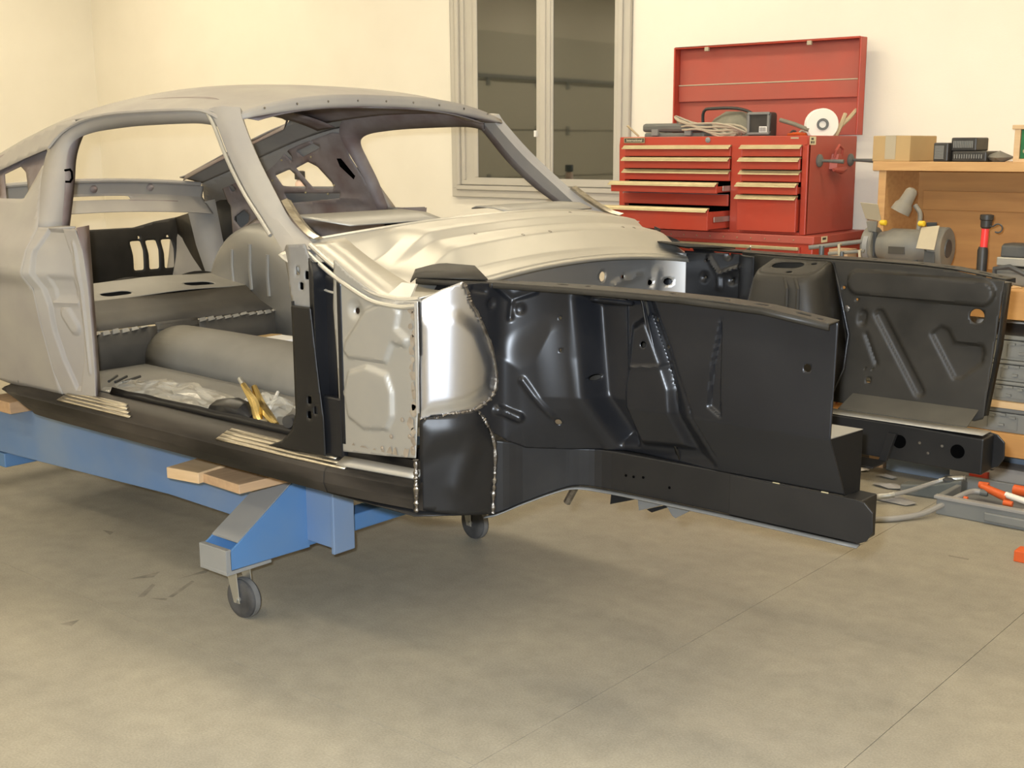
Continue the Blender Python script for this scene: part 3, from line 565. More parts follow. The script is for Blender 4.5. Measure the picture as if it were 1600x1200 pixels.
# wood shavings and small bits on the bench edge
for q in range(9):
    a = random.uniform(0, 3); xx = 2.50+q*.045; yy = 2.225+random.uniform(0, .06)
    setp(MB().tube([(xx, yy, BT+.003), (xx+.04*math.cos(a), yy+.02*math.sin(a), BT+.006)], .003, 5).build('wood_scrap', M['pine']), 'short pale wood sliver on the bench edge', 'scrap', 'wood slivers on the bench')
setp(box('sanding_pad', 2.36, 2.44, 2.25, 2.31, BT, BT+.018, M['shield'], bevel=.004), 'tan sanding pad on the bench beside the grinder', 'pad')

# ================================================================ on the floor under the bench
kit = empty('hydraulic_kit', (2.95, 2.1, 0), 'open grey case of orange hydraulic jacking tools on the floor', 'tool kit')
ky = 1.97; kz = float(atY(1540, 788, ky)[2]); kx0 = float(atY(1463, 780, ky)[0]); kx1 = 3.45
b = MB(); b.box(kx0, kx1, ky, ky+.02, 0, kz); b.box(kx0, kx1, ky+.30, ky+.32, 0, kz+.02); b.box(kx0, kx0+.02, ky+.02, ky+.30, 0, kz); b.box(kx1-.02, kx1, ky+.02, ky+.3, 0, kz); b.box(kx0+.02, kx1-.02, ky+.02, ky+.3, 0, kz*.55); b.build('tray', M['grey_case'], kit, bevel=.004)
box('tray_lip', kx0-.008, kx1, ky-.010, ky+.024, kz-.012, kz+.002, M['debris'], kit, bevel=.003); box('tray_step', kx0+.20, kx1, ky-.014, ky, .012, kz-.03, M['grey_case'], kit, bevel=.006)
def kp(px, py, y): return atY(px, py, y)
tz = kz*.55
p0 = kp(1545, 763, ky+.16); p1 = kp(1575, 775, ky+.13); p2 = kp(1640, 800, ky+.08)
for (a, b_, r0, r1, m, n) in ((kp(1535, 760, ky+.18), kp(1575, 778, ky+.12), .014, .020, 'orange', 'yoke'), (kp(1572, 773, ky+.12), kp(1650, 800, ky+.06), .013, .013, 'spool', 'pump_handle'), (kp(1585, 765, ky+.22), kp(1640, 775, ky+.2), .022, .022, 'orange', 'ram'), (kp(1530, 757, ky+.24), kp(1545, 759, ky+.24), .014, .014, 'orange', 'fitting'), (kp(1568, 785, ky+.05), kp(1582, 788, ky+.05), .012, .012, 'orange', 'fitting'), (kp(1506, 778, ky+.06), kp(1512, 779, ky+.06), .008, .008, 'orange', 'fitting')):
    MB().tube([a, (a+b_)/2, b_], [r0, (r0+r1)/2, r1], 12).build(n, M[m], kit, smooth=True)
setp(box('steel_block', kx0+.01, kx0+.09, ky+.33, ky+.43, 0, kz+.04, M['red'], bevel=.003), 'dark red block behind the grey kit case', 'block')
def fl_path(pts): return [np.array(atZ(a, b, z)) for a, b, z in pts]
h1p = spline(fl_path([(1318, 780, .03), (1370, 776, .03), (1400, 772, .04), (1430, 764, .05), (1460, 754, .07), (1485, 749, .09), (1508, 747, .10)]), 30)
h2p = spline(fl_path([(1362, 812, .012), (1400, 810, .014), (1440, 803, .02), (1470, 790, .04), (1500, 775, .07), (1520, 768, .08), (1540, 770, .08)]), 30)
hs = empty('hydraulic_hose', tuple(h1p[0]), 'grey hydraulic hose with coiled spring ends leading to dark ram', 'hose'); MB().tube(h1p, .010, 8).build('hose', M['hose'], hs, smooth=True)
def spring(path, i0, i1, r, par):
    P = path[i0:i1]; m = MB()
    n = 14*(i1-i0)//3
    for q in range(n):
        t = q/(n-1)*(len(P)-1.001); i = int(t); p = P[i]+(P[i+1]-P[i])*(t-i); d = P[i+1]-P[i]; d = d/np.linalg.norm(d); m.lathe([(-.0022, r-.003), (-.0022, r), (.0022, r), (.0022, r-.003)], p, d, 10)
    m.build('spring_guard', M['zinc'], par)
spring(h1p, 1, 10, .0135, hs); spring(h1p, 21, 29, .0135, hs)
hs2 = empty('hydraulic_hose', tuple(h2p[0]), 'plain grey hydraulic hose curving from the floor into the kit', 'hose'); MB().tube(h2p, .012, 10).build('hose', M['hose'], hs2, smooth=True); MB().lathe([(0, .015), (.03, .015)], h2p[-3], h2p[-1]-h2p[-3], 12).build('coupling', M['dark_case'], hs2, smooth=True)
dp = atZ(1490, 775, 0); dk = empty('hydraulic_ram', (dp[0], dp[1]+.1, 0), 'dark grease-stained ram block lying behind the hoses', 'jack')
ra, rb = atZ(1405, 772, 0), atZ(1500, 786, 0)
MB().loft([[(x, y, 0), (x, y, h), (x, y+.07, h), (x, y+.07, 0)] for x, y, h in ((ra[0], ra[1], .045), (ra[0]*.5+rb[0]*.5, ra[1]*.5+rb[1]*.5, .06), (rb[0], rb[1], .10))]).build('body', M['dark_case'], dk, bevel=.008)
MB().lathe([(0, .035), (.09, .035), (.1, .02)], (rb[0]-.06, rb[1]+.03, .0), (0, 0, 1), 16).build('cylinder', M['grind_dark'], dk, smooth=True)
ya = 2.32; za, zb2 = float(atY(1560, 772, ya)[2]), float(atY(1560, 731, ya)[2])
setp(box('grey_carton', float(atY(1482, 760, ya)[0]), 3.4, ya, ya+.12, 0, zb2, M['debris'], bevel=.004), 'pale grey dusty carton standing behind the kit case', 'carton')
setp(box('blue_crate', 2.1, 3.6, 2.50, 2.8, 0, zs00-.01, mat('blue_grey_crate', (.17, .21, .26), .6), bevel=.005), 'dull blue-grey crate on the floor under the bottom shelf', 'crate')
setp(box('wood_offcut', *[float(q) for q in (atZ(1357, 728, 0)[0], atZ(1357, 728, 0)[0]+.07)], *[float(q) for q in (atZ(1357, 728, 0)[1], atZ(1357, 728, 0)[1]+.06)], 0, .10, M['pine2']), 'short upright wood offcut in the dust under the bench', 'offcut')
q0 = atZ(1583, 877, 0); setp(box('orange_block', q0[0], q0[0]+.35, q0[1], q0[1]+.07, 0, .042, M['orange'], bevel=.003), 'flat orange painted bar lying on the open concrete', 'block')
for q, (a, b_, s, lab) in enumerate(((1384, 747, .05, 'pale crumpled paper scrap nearest the grey ram'), (1390, 762, .09, 'larger torn paper scrap on the dusty floor'), (1342, 735, .06, 'white paper scrap beside the wood offcut'), (1390, 782, .11, 'flat torn paper piece between the hoses'))):
    p = atZ(a, b_, 0); v = []; n = 9
    for k in range(n):
        t = k/n*2*math.pi; rr = s*(.6+.5*random.random()); v.append((p[0]+rr*math.cos(t), p[1]+.6*rr*math.sin(t), .002+.012*random.random()))
    v.append((p[0], p[1], .02)); setp(put('paper_scrap', mesh(v, [[k, (k+1) % n, n] for k in range(n)]), M['debris'] if q != 2 else M['white'], solid=.001), lab, 'paper')
# plywood cabinet against the side wall, seen through the quarter window
wc = empty('plywood_cabinet', (-4.95, .9, 0), 'orange plywood cupboard against the side wall', 'cabinet')
box('carcass', R['x0']+.01, -4.75, .2, 1.25, 0, 1.34, M['ply'], wc, bevel=.004); box('worktop', R['x0']+.01, -4.72, .17, 1.28, 1.34, 1.37, M['ply_edge'], wc)
for yy in (.22, .735): d = box('door', -4.75, -4.73, yy, yy+.50, .08, 1.3, M['ply'], wc); box('handle', -4.73, -4.715, yy+.22, yy+.28, .9, .915, M['zinc'], d)
# stand with a spray bottle behind the car
st = empty('tool_cart', (-.95, 1.75, 0), 'black steel tool cart standing behind the car', 'cart')
for zz in (.35, 1.22): box('tray', -1.5, -.85, 1.55, 1.98, zz, zz+.03, M['black'], st, bevel=.004)
for xx in (-1.47, -.90):
    for yy in (1.58, 1.93): box('post', xx, xx+.02, yy, yy+.02, 0, 1.22, M['black'], st)
sb = empty('spray_bottle', (-1.14, 1.75, 1.25), 'pinkish spray bottle with a black cap on the tool cart', 'bottle')
MB().lathe([(0, .024), (.004, .028), (.045, .028), (.06, .018), (.066, .016)], (-1.14, 1.75, 1.25), (0, 0, 1), 16).build('bottle', mat('pink_plastic', (.72, .52, .40), .4), sb, smooth=True)
MB().lathe([(.064, .022), (.066, .030), (.11, .030), (.114, .02)], (-1.14, 1.75, 1.25), (0, 0, 1), 16).build('cap', M['black'], sb, smooth=True)
# ================================================================ the car body shell (x forward, y=0 centre plane, near side y<0)
car = empty('car_body_shell', (1.0, 0, .60), 'stripped fastback car body shell with bare steel cowl and black front aprons', 'car')
def lerp1(x, tab): t = np.array(tab, float); return np.interp(x, t[:, 0], t[:, 1])
# ---- roof skin with the rear glass opening
YE = [(-.5, .62), (.2, .622), (.6, .64), (1.0, .635), (1.2, .625), (1.30, .607), (1.385, .585)]
ZE = [(-.5, 1.335), (-.02, 1.465), (.22, 1.53), (.44, 1.575), (.69, 1.598), (.88, 1.608), (1.18, 1.610), (1.30, 1.602), (1.385, 1.590)]
ZC = [(-.5, 1.40), (-.15, 1.53), (.1, 1.61), (.3, 1.657), (.5, 1.688), (.75, 1.708), (1.0, 1.706), (1.2, 1.691), (1.385, 1.660)]
def smooth_tab(tab):
    xs = np.linspace(tab[0][0], tab[-1][0], 60); P = spline([(a, b) for a, b in tab], 200); P = np.array(P); return [(float(a), float(b)) for a, b in P]
YE, ZE, ZC = smooth_tab(YE), smooth_tab(ZE), smooth_tab(ZC)
def roofz(x, t): return lerp1(x, ZE)+(lerp1(x, ZC)-lerp1(x, ZE))*(1-np.abs(t)**2.8)
rear_open = sd_poly([(-.47, -.80), (.28, -.78), (.40, -.66), (.43, -.3), (.43, .3), (.40, .66), (.28, .78), (-.47, .80)], .02)
sheet('roof_panel', (-.5, 1.385, -1, 1), .024, sd_cut(sd_poly([(-.6, -1.2), (1.5, -1.2), (1.5, 1.2), (-.6, 1.2)]), rear_open), lambda u, v: (u, v*lerp1(u, YE), roofz(u, v)), M['primer'], car, solid=.004, soff=-1)
# inner roof shell: darker underside, bows
def under(name, x0, x1, t0, t1, drop, m='primer_dark'):
    sheet(name, (x0, x1, t0, t1), .03, sd_poly([(x0-.1, t0-.1), (x1+.1, t0-.1), (x1+.1, t1+.1), (x0-.1, t1+.1)]), lambda u, v: (u, v*lerp1(u, YE), roofz(u, v)-drop), M[m], car, solid=.004)
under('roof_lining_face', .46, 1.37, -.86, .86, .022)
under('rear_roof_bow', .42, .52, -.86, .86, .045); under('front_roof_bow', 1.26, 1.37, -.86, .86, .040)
ys = np.linspace(-.585, .585, 25)
ruled('windshield_header', [(1.386+.006*(1-(y/.585)**2), y, float(roofz(1.385, y/.585))+.001) for y in ys], [(1.392, y, 1.626-.049*(abs(y)/.59)**2.2) for y in ys], M['primer'], car, solid=.004, sub=3)
ruled('header_flange', [(1.392, y, 1.626-.049*(abs(y)/.59)**2.2) for y in ys], [(1.30, y*.98, 1.632-.049*(abs(y)/.59)**2.2) for y in ys], M['primer_dark'], car, solid=.004, sub=2)
for y in np.linspace(-.5, .5, 9): MB().lathe([(0, .004), (.002, .003)], (1.394, y, 1.643-.045*(abs(y)/.59)**2.2), (1, 0, .2), 8).build('clip_stud', M['weld'], car)
# backlight frame channel
def rp(x, t, d=0): return (x, t*float(lerp1(x, YE)), float(roofz(x, t))-d)
bl = [(-.46, .82), (-.2, .82), (.1, .82), (.28, .80), (.38, .70), (.43, .5), (.445, .25), (.45, 0)]
bl = bl+[(a, -b) for a, b in bl[::-1][1:]]
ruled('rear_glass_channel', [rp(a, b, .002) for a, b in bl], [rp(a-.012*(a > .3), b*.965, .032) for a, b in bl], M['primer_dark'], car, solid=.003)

# ---- filler panel under the rear glass, with vent slots, and rear shelf rail
def dz(y): return -.02*(abs(y)/.6)**2
fil = sd_cut(sd_poly([(-.6, 0), (.6, 0), (.6, 1), (-.6, 1)], .005), sd_poly([(-.19, .42), (.19, .42), (.19, .52), (-.19, .52)], .02))
sheet('deck_filler_panel', (-.61, .61, -.01, 1.01), .02, fil, lambda u, v: (-.40-.08*np.clip(v/.6, 0, 1)+.015*np.clip((v-.6)/.4, 0, 1), u, 1.225+.125*v-.03*(u/.6)**2), M['primer'], car)
MB().tube([(-.455, y, 1.358-.03*(y/.6)**2) for y in np.linspace(-.58, .58, 15)], .010, 8).build('rear_glass_ledge', M['primer'], car, smooth=True)
MB().tube([(-.452, y, 1.272-.03*(y/.6)**2) for y in np.linspace(.2, .45, 9)], .004, 6).build('filler_bead', M['primer_dark'], car, smooth=True)
for yy in (.10, .38): MB().lathe([(0, .018), (.012, .014), (.02, .006)], (-.470, yy-.06, 1.322), (1, 0, .3), 10).build('hinge_boss', M['primer_dark'], car, smooth=True)

# ---- tail panel with the light slots, trunk floor
slots = []
for s in (-1, 1):
    for k in range(3): yy = .60+k*.085; slots.append(sd_poly([(s*(yy-.022), 1.03), (s*(yy+.020), 1.03), (s*(yy+.030), .99), (s*(yy+.030), .90), (s*(yy-.008), .90), (s*(yy-.010), .97)], .008))
    slots.append(sd_circ(s*.62, 1.055, .008)); slots.append(sd_circ(s*.78, 1.052, .008)); slots.append(sd_circ(s*.87, .99, .007))
sheet('tail_panel', (-.93, .93, .72, 1.17), .012, sd_cut(sd_poly([(-.90, .74), (.90, .74), (.92, 1.0), (.88, 1.15), (.72, 1.13), (.60, 1.105), (-.60, 1.105), (-.72, 1.13), (-.88, 1.15), (-.92, 1.0)]), *slots), lambda u, v: (-1.10+.05*(u/.9)**2+.03*np.sin((v-.74)*7), u, v), M['ecoat_dusty'], car)
strips('trunk_floor', [[(x, y, z+.012*math.sin(y*18)) for y in np.linspace(-.62, .62, 40)] for x, z in ((-1.09, .74), (-.8, .75), (-.5, .77), (-.36, .80), (-.32, .935))], M['ecoat_dusty'], car)
MB().tube([(-.36, .05, .905), (-.55, .30, .86), (-.75, .45, .80)], .018, 6).build('trunk_brace', M['pan_dark'], car)

for s in (-1, 1): ruled('trunk_side_panel', [(-1.07, s*.845, 1.14), (-.8, s*.80, 1.19), (-.46, s*.775, 1.28)], [(-1.07, s*.85, .74), (-.8, s*.82, .74), (-.46, s*.79, .76)], M['ecoat_dusty'], car, sub=3)
# ---- rear seat pan, riser, floor pan, tunnel
prof = [(.150, .655), (.150, .800), (.138, .806), (.06, .836), (-.042, .897), (-.115, .900), (-.30, .905), (-.31, .86)]
TOP = sd_cut(sd_poly([(-.55, -.32), (.60, -.32), (.60, -.04), (-.55, -.04)]), sd_cap((-.135, -.12), (-.065, -.12), .032), sd_cap((.275, -.13), (.355, -.13), .032))
box('slot_shade_box', -.30, -.06, -.5, .5, .84, .872, M['hole'], car, bevel=0)  # black box added below the shelf slots to paint in their shade
sheet('rear_seat_shelf', (-.56, .61, -.33, -.03), .010, TOP, lambda u, v: (v, u, .900-.13*(v+.04)+.004*np.sin(u*9)), M['floorpan'], car)
strips('seat_pan', [[(x, y, z) for y in np.linspace(-.55, .56, 24)] for x, z in prof[2:5]], M['pan_dark'], car)
for ya, yb in ((-.55, -.095), (.105, .56), (-.0951, .1049)):
    if yb-ya < .3: ruled('riser_centre_strip', [(.141, y, .812) for y in np.linspace(ya, yb, 6)], [(.152, y, .78) for y in np.linspace(ya, yb, 6)], M['pan_dark'], car, solid=.004)
    ruled('seat_riser', [(.150, y, .80) for y in np.linspace(ya, yb, 12)], [(.158, y, .655) for y in np.linspace(ya, yb, 12)], M['pan_dark'], car, solid=.004)
    if yb-ya < .3: continue
    b = MB()
    for y in np.arange(ya+.02, yb-.02, .042):
        e = random.uniform(-.006, .006); g = random.uniform(.5, 1.0); b.loft([[(.146, y-.020, .790+e), (.160, y-.016, .794+e), (.162, y+.014, .798+e), (.146, y+.020, .800)], [(.138, y-.018, .800), (.150, y-.012, .800+.010*g), (.150, y+.012, .802+.010*g), (.138, y+.018, .804)]])
    b.build('riser_weld_lip', M['bare_dull'], car, bevel=.002)
strips('transmission_tunnel', [[(x, wd*math.sin(t), .655+h*math.cos(t)**.8 if math.cos(t) > 0 else .655) for t in np.linspace(-math.pi/2, math.pi/2, 21)] for x, wd, h in ((.13, .16, .135), (.4, .17, .135), (.8, .19, .13), (1.2, .22, .135), (1.7, .27, .17), (2.1, .33, .26))], M['floorpan'], car)
def floor_pan(s):
    ribs = sd_or(*[sd_cap((x, .22), (x, .62), .012) for x in (.55, .75, .95, 1.15, 1.35)])
    bf = bump(ribs, .010)
    sheet('floor_pan', (.15, 2.12, .10, .70), .02, sd_poly([(.15, .10), (2.12, .10), (2.12, .70), (.15, .70)]), lambda u, v: (u, s*v, .655+.006*bf(u, v)+.35*np.clip(u-1.75, 0, 1)**1.4), M['floorpan'], car)
for s in (-1, 1): floor_pan(s)
strips('seat_end_panel', [[(.16-.10*math.cos(a)*0-(1-math.sin(a))*.40, .505+.05*k, .66+.26*math.sin(a)**.7) for a in np.linspace(.02, math.pi/2, 16)] for k in (0, 1)], M['pan_dark'], car)

# ---- wheelhouses
def wheelhouse(s):
    cxw, czw, r = .0, .80, .365; b = MB(); secs = []
    for y, rr in ((.80, r), (.56, r), (.525, r-.012), (.505, r-.04), (.50, r-.10), (.498, .03)):
        secs.append([(cxw+rr*math.cos(t), s*y, czw-.10+ (rr*math.sin(t) if t < math.pi else 0)+.10*1.0*(math.sin(t) > .02)) for t in np.linspace(0, math.pi, 33)])
    o = strips('wheelhouse', secs, M['bare_dull'], car, ang=50)
    for x, z0, z1 in ((-.13, .90, 1.05), (.0, .88, 1.08), (.12, .86, 1.04)): MB().tube([(x, s*.498, z0), (x-.004, s*.496, (z0+z1)/2), (x, s*.498, z1)], .009, 8).build('wheelhouse_bead', M['bare_dull'], car, smooth=True)
    ruled('wheelhouse_flange', [(cxw+(r+.0)*math.cos(t), s*.60, czw+(r)*math.sin(t)) for t in np.linspace(0, math.pi, 30)], [(cxw+(r+.045)*math.cos(t), s*.66, czw+(r+.045)*math.sin(t)) for t in np.linspace(0, math.pi, 30)], M['primer_dark'], car)
for s in (-1, 1): wheelhouse(s)

# ---- quarter panels: outer skin, inner panel with openings
def quarter_y(x, z):
    ze = lerp1(x, ZE); ye = lerp1(x, YE)
    hip = np.clip((x+1.1)/.7, 0, 1)
    low = np.interp(z, [.60, .68, .77, .95, 1.05, 1.10, 1.176, 1.24], [.76, .785, .803, .838, .852, .885, .858, .808])
    bel = low+.03*np.exp(-((x-.0)/.35)**2)*np.interp(z, [.6, .8, 1.1, 1.24], [.2, 1, 1, .3])-.02*(1-hip)
    t = np.clip((z-1.24)/np.maximum(ze-1.24, .02), 0, 1)
    return np.where(z > 1.24, .808-.03*(1-hip)+(ye-.808+.03*(1-hip))*t, bel)
FE = [(.640, .69), (.620, .77), (.620, 1.05), (.612, 1.10), (.610, 1.176), (.600, 1.235), (.535, 1.355), (.490, 1.44), (.488, 1.50), (.53, 1.545), (.60, 1.575)]
UE = [(x, float(lerp1(x, ZE))) for x in (.58, .44, .22, -.02, -.25, -.5)]+[(-.8, 1.21), (-1.08, 1.13)]
arch = [(-.12+.335*math.cos(t), .70+.335*math.sin(t)) for t in np.linspace(.0, math.pi, 22)]
qpoly = FE+UE+[(-1.10, .75), (-.60, .70), (-.47, .69)]+[(a, b) for a, b in arch[::-1]]+[(.30, .69)]
def quarter(s):
    lv = sd_poly([(-.08, 1.328), (.43, 1.335), (.475, 1.46), (.46, 1.488), (.30, 1.455), (.10, 1.405), (-.07, 1.36)], .006)
    sheet('quarter_panel', (-1.12, .66, .66, 1.60), .016, sd_cut(sd_poly(qpoly), lv), lambda u, v: (u, s*quarter_y(u, v), v), M['primer'], car, solid=.004)
    hs_ = []
    def H(pts, yy=.70): hs_.append(sd_poly(xz([(250+a*.25, 150+b*.25) for a, b in pts], yy)))
    H([(912, 450), (1000, 410), (1050, 440), (1112, 545), (1108, 578), (985, 582), (960, 540)], .72); H([(765, 490), (870, 458), (895, 490), (935, 570), (925, 580), (790, 560)], .72)
    H([(860, 345), (980, 295), (1020, 320), (890, 380)], .64); H([(795, 350), (825, 345), (850, 390), (830, 405)], .66); H([(290, 555), (335, 545), (375, 640), (330, 650)]); H([(415, 765), (485, 712), (520, 745), (515, 790), (465, 830)]); H([(560, 690), (640, 640), (660, 720), (575, 760)])
    H([(805, 605), (1160, 605), (1165, 640), (820, 668)], .74); H([(440, 555), (470, 560), (480, 590), (450, 600)])
    ip = [(.60, .70), (.60, 1.24), (.50, 1.46), (.52, 1.55), (.44, 1.555), (.20, 1.505), (-.05, 1.44), (-.44, 1.33), (-.44, .86), (-.38, .80)]+[(.36*math.cos(t), .80+.36*math.sin(t)) for t in np.linspace(math.pi, 0, 20)]+[(.40, .70)]
    rib = bump(sd_or(sd_cap((.16, 1.285), (.50, 1.275), .012), sd_cap((-.42, 1.28), (-.25, 1.33), .05)), .012)
    def yin(u, v): return np.interp(v, [.7, 1.24, 1.56], [.755, .735, .60])-.014*rib(u, v)
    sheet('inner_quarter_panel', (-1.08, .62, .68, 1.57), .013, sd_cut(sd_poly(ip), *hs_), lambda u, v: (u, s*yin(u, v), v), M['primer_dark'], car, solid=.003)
    for (a, b) in ((.055, 1.44), (.26, 1.455), (.345, 1.335), (.14, 1.30), (.29, 1.298), (-.06, 1.35)): MB().lathe([(0, .005), (.004, .004)], (a, s*(float(yin(np.array(a), np.array(b)))-.002), b), (0, -s, 0), 8).build('clip_stud', M['trim'], car)
    sl = xz([(250+a*.25, 150+b*.25) for a, b in ((1145, 390), (1170, 390), (1225, 500), (1210, 520), (1150, 440))], .68)
    MB().loft([[(a, s*(float(yin(np.array(a), np.array(b)))-.004), b) for a, b in sl], [(a, s*(float(yin(np.array(a), np.array(b)))-.001), b) for a, b in sl]]).build('slot_shade_plate', M['hole'], car)  # thin black plate on the panel paints the shade of a slot
    # rear brace at the trunk opening corner
    ruled('rear_corner_brace', [(-.50, s*.53, 1.23), (-.47, s*.55, 1.05), (-.43, s*.575, .90), (-.40, s*.585, .83)], [(-.43, s*.64, 1.26), (-.40, s*.65, 1.08), (-.36, s*.66, .92), (-.33, s*.65, .83)], M['primer'], car, solid=.006, sub=2)
for s in (-1, 1): quarter(s)

# ---- door jambs, window pillars and roof rails
OUT = [(.635, .785, .690), (.62, .803, .77), (.62, .838, .95), (.62, .852, 1.05), (.612, .885, 1.10), (.610, .858, 1.176), (.600, .808, 1.24)]
INN = [(.80, .765, .690), (.80, .762, .77), (.80, .763, .95), (.80, .765, 1.05), (.80, .768, 1.10), (.80, .775, 1.176), (.79, .79, 1.25)]
def jamb(s):
    o = np.array(OUT); i = np.array(INN)
    W2 = .20; rl = [(.11, 1.165), (.16, 1.06), (.23, .99), (.22, .91), (.30, .815), (.47, .72), (.59, .72), (.77, .815), (.83, .91), (.81, .99), (.82, 1.06), (.78, 1.165), (.66, 1.238), (.28, 1.238)]
    fa = bump(sd_poly([(a*W2, b) for a, b in rl]), .006); fb_ = bump(sd_or(sd_cap((.50*W2, .968), (.62*W2, .925), .020), sd_cap((.30*W2, 1.003), (.74*W2, 1.003), .004)), .006); fc = bump(sd_or(*[sd_cap((p*W2, .78), (q*W2, 1.20), .004) for p, q in ((.90, .87),)]), .006); fd = bump(sd_poly([(.34*W2, 1.09), (.74*W2, 1.085), (.74*W2, 1.02), (.36*W2, 1.02)]), .008)
    def pos(u, v):
        a = [np.interp(v, o[:, 2], o[:, k]) for k in (0, 1)]; b = [np.interp(v, i[:, 2], i[:, k]) for k in (0, 1)]
        # sdf shapes are in (fraction, z): stretch the fraction so that distances stay near metric
        um = u*W2; h = -.014*fa(um, v)+.009*fb_(um, v)+.006*fc(um, v)-.007*fd(um, v)
        x = a[0]+(b[0]-a[0])*u; y = a[1]+(b[1]-a[1])*u; return x+.35*h, s*(y+.94*h), v
    sheet('door_jamb', (0, 1, .69, 1.245), .0075, sd_poly([(-.1, .6), (1.1, .6), (1.1, 1.3), (-.1, 1.3)]), pos, M['primer'], car, solid=.004)
    ruled('jamb_return', [(.80, s*y, z) for (x, y, z) in INN], [(.72, s*.70, z) for (x, y, z) in INN], M['primer_dark'], car)
    ruled('jamb_top', [(.600, s*.808, 1.24), (.79, s*.79, 1.25)], [(.60, s*.735, 1.245), (.70, s*.735, 1.245)], M['primer'], car, solid=.006)
    A = [(.600, .808, 1.24), (.535, .757, 1.355), (.490, .712, 1.44), (.488, .686, 1.50), (.53, .664, 1.545), (.60, .648, 1.578), (.70, .640, 1.597), (.88, .637, 1.608), (1.18, .626, 1.610), (1.27, .614, 1.602), (1.33, .600, 1.575)]
    B = [(.625, .742, 1.24), (.60, .708, 1.355), (.572, .680, 1.44), (.56, .655, 1.50), (.585, .635, 1.53), (.65, .618, 1.548), (.75, .607, 1.558), (.90, .603, 1.566), (1.15, .600, 1.570), (1.24, .594, 1.566), (1.30, .585, 1.555)]
    C = [(.60, .70, 1.24), (.57, .655, 1.37), (.53, .615, 1.47), (.52, .575, 1.545), (.56, .555, 1.60), (.65, .54, 1.628), (.75, .53, 1.642), (.90, .52, 1.652), (1.15, .52, 1.648), (1.24, .53, 1.63), (1.33, .55, 1.60)]
    f = lambda Q: [(a, s*b, c) for a, b, c in spline(Q, 50)]
    ruled('door_window_frame', f(A), f(B), M['primer'], car, solid=.004, sub=2); ruled('roof_rail', f(B), f(C), M['primer_dark'], car, solid=.004, sub=2)
    MB().tube([(a, s*(b+.004), c-.002) for a, b, c in spline(A[3:], 40)], .006, 6).build('drip_rail', M['primer'], car, smooth=True)
for s in (-1, 1): jamb(s)
MB().tube([(.60, -.70, 1.425), (.63, -.70, 1.428), (.64, -.70, 1.42), (.64, -.70, 1.40), (.625, -.70, 1.388), (.60, -.70, 1.388)], .004, 6).build('coat_hook', M['hole'], car)

# ---- windshield pillars
def apillar(s):
    O = [(1.262, .606, 1.609), (1.315, .617, 1.562), (1.404, .64, 1.461), (1.504, .665, 1.372), (1.603, .69, 1.305), (1.68, .71, 1.252), (1.75, .735, 1.212)]
    S = [(1.380, .578, 1.612), (1.402, .589, 1.578), (1.494, .617, 1.479), (1.614, .65, 1.374), (1.708, .675, 1.299), (1.813, .70, 1.254), (1.89, .745, 1.235)]
    n = 22; O = spline(O, n); S = spline(S, n); secs = []
    for a, b in zip(O, S):
        a = np.array([a[0], s*a[1], a[2]]); b = np.array([b[0], s*b[1], b[2]]); inn = np.array([-.016, -s*.022, -.014]); mid = (a+b)/2+np.array([.006, s*.008, .006])
        secs.append([a, a*.5+mid*.5+np.array([0, s*.002, .002]), mid, b, b+inn, a+inn])
    ruled('pillar_inner_face', [q[3]+(q[4]-q[3])*.35+np.array([-.004, -s*.004, -.002]) for q in secs], [q[5]+np.array([-.004, -s*.004, -.002]) for q in secs], M['primer_dark'], car, solid=.002)
    MB().loft(secs).build('windshield_pillar', M['primer'], car, smooth=True, ang=30)
    MB().tube([np.array([a[0]-.006, s*(a[1]+.006), a[2]]) for a in O[1:-4]], .006, 8).build('drip_moulding', M['bare_dull'], car, smooth=True)
    MB().loft([[(x, s*(y-.0), z), (x+.012, s*(y-.01), z+.006), (x+.006, s*(y-.03), z), (x-.008, s*(y-.02), z-.006)] for x, y, z in spline([(1.66, .668, 1.352), (1.72, .685, 1.31), (1.79, .70, 1.272), (1.84, .71, 1.258)], 10)]).build('pillar_repair_strip', M['scuff'], car, smooth=True)
for s in (-1, 1): apillar(s)

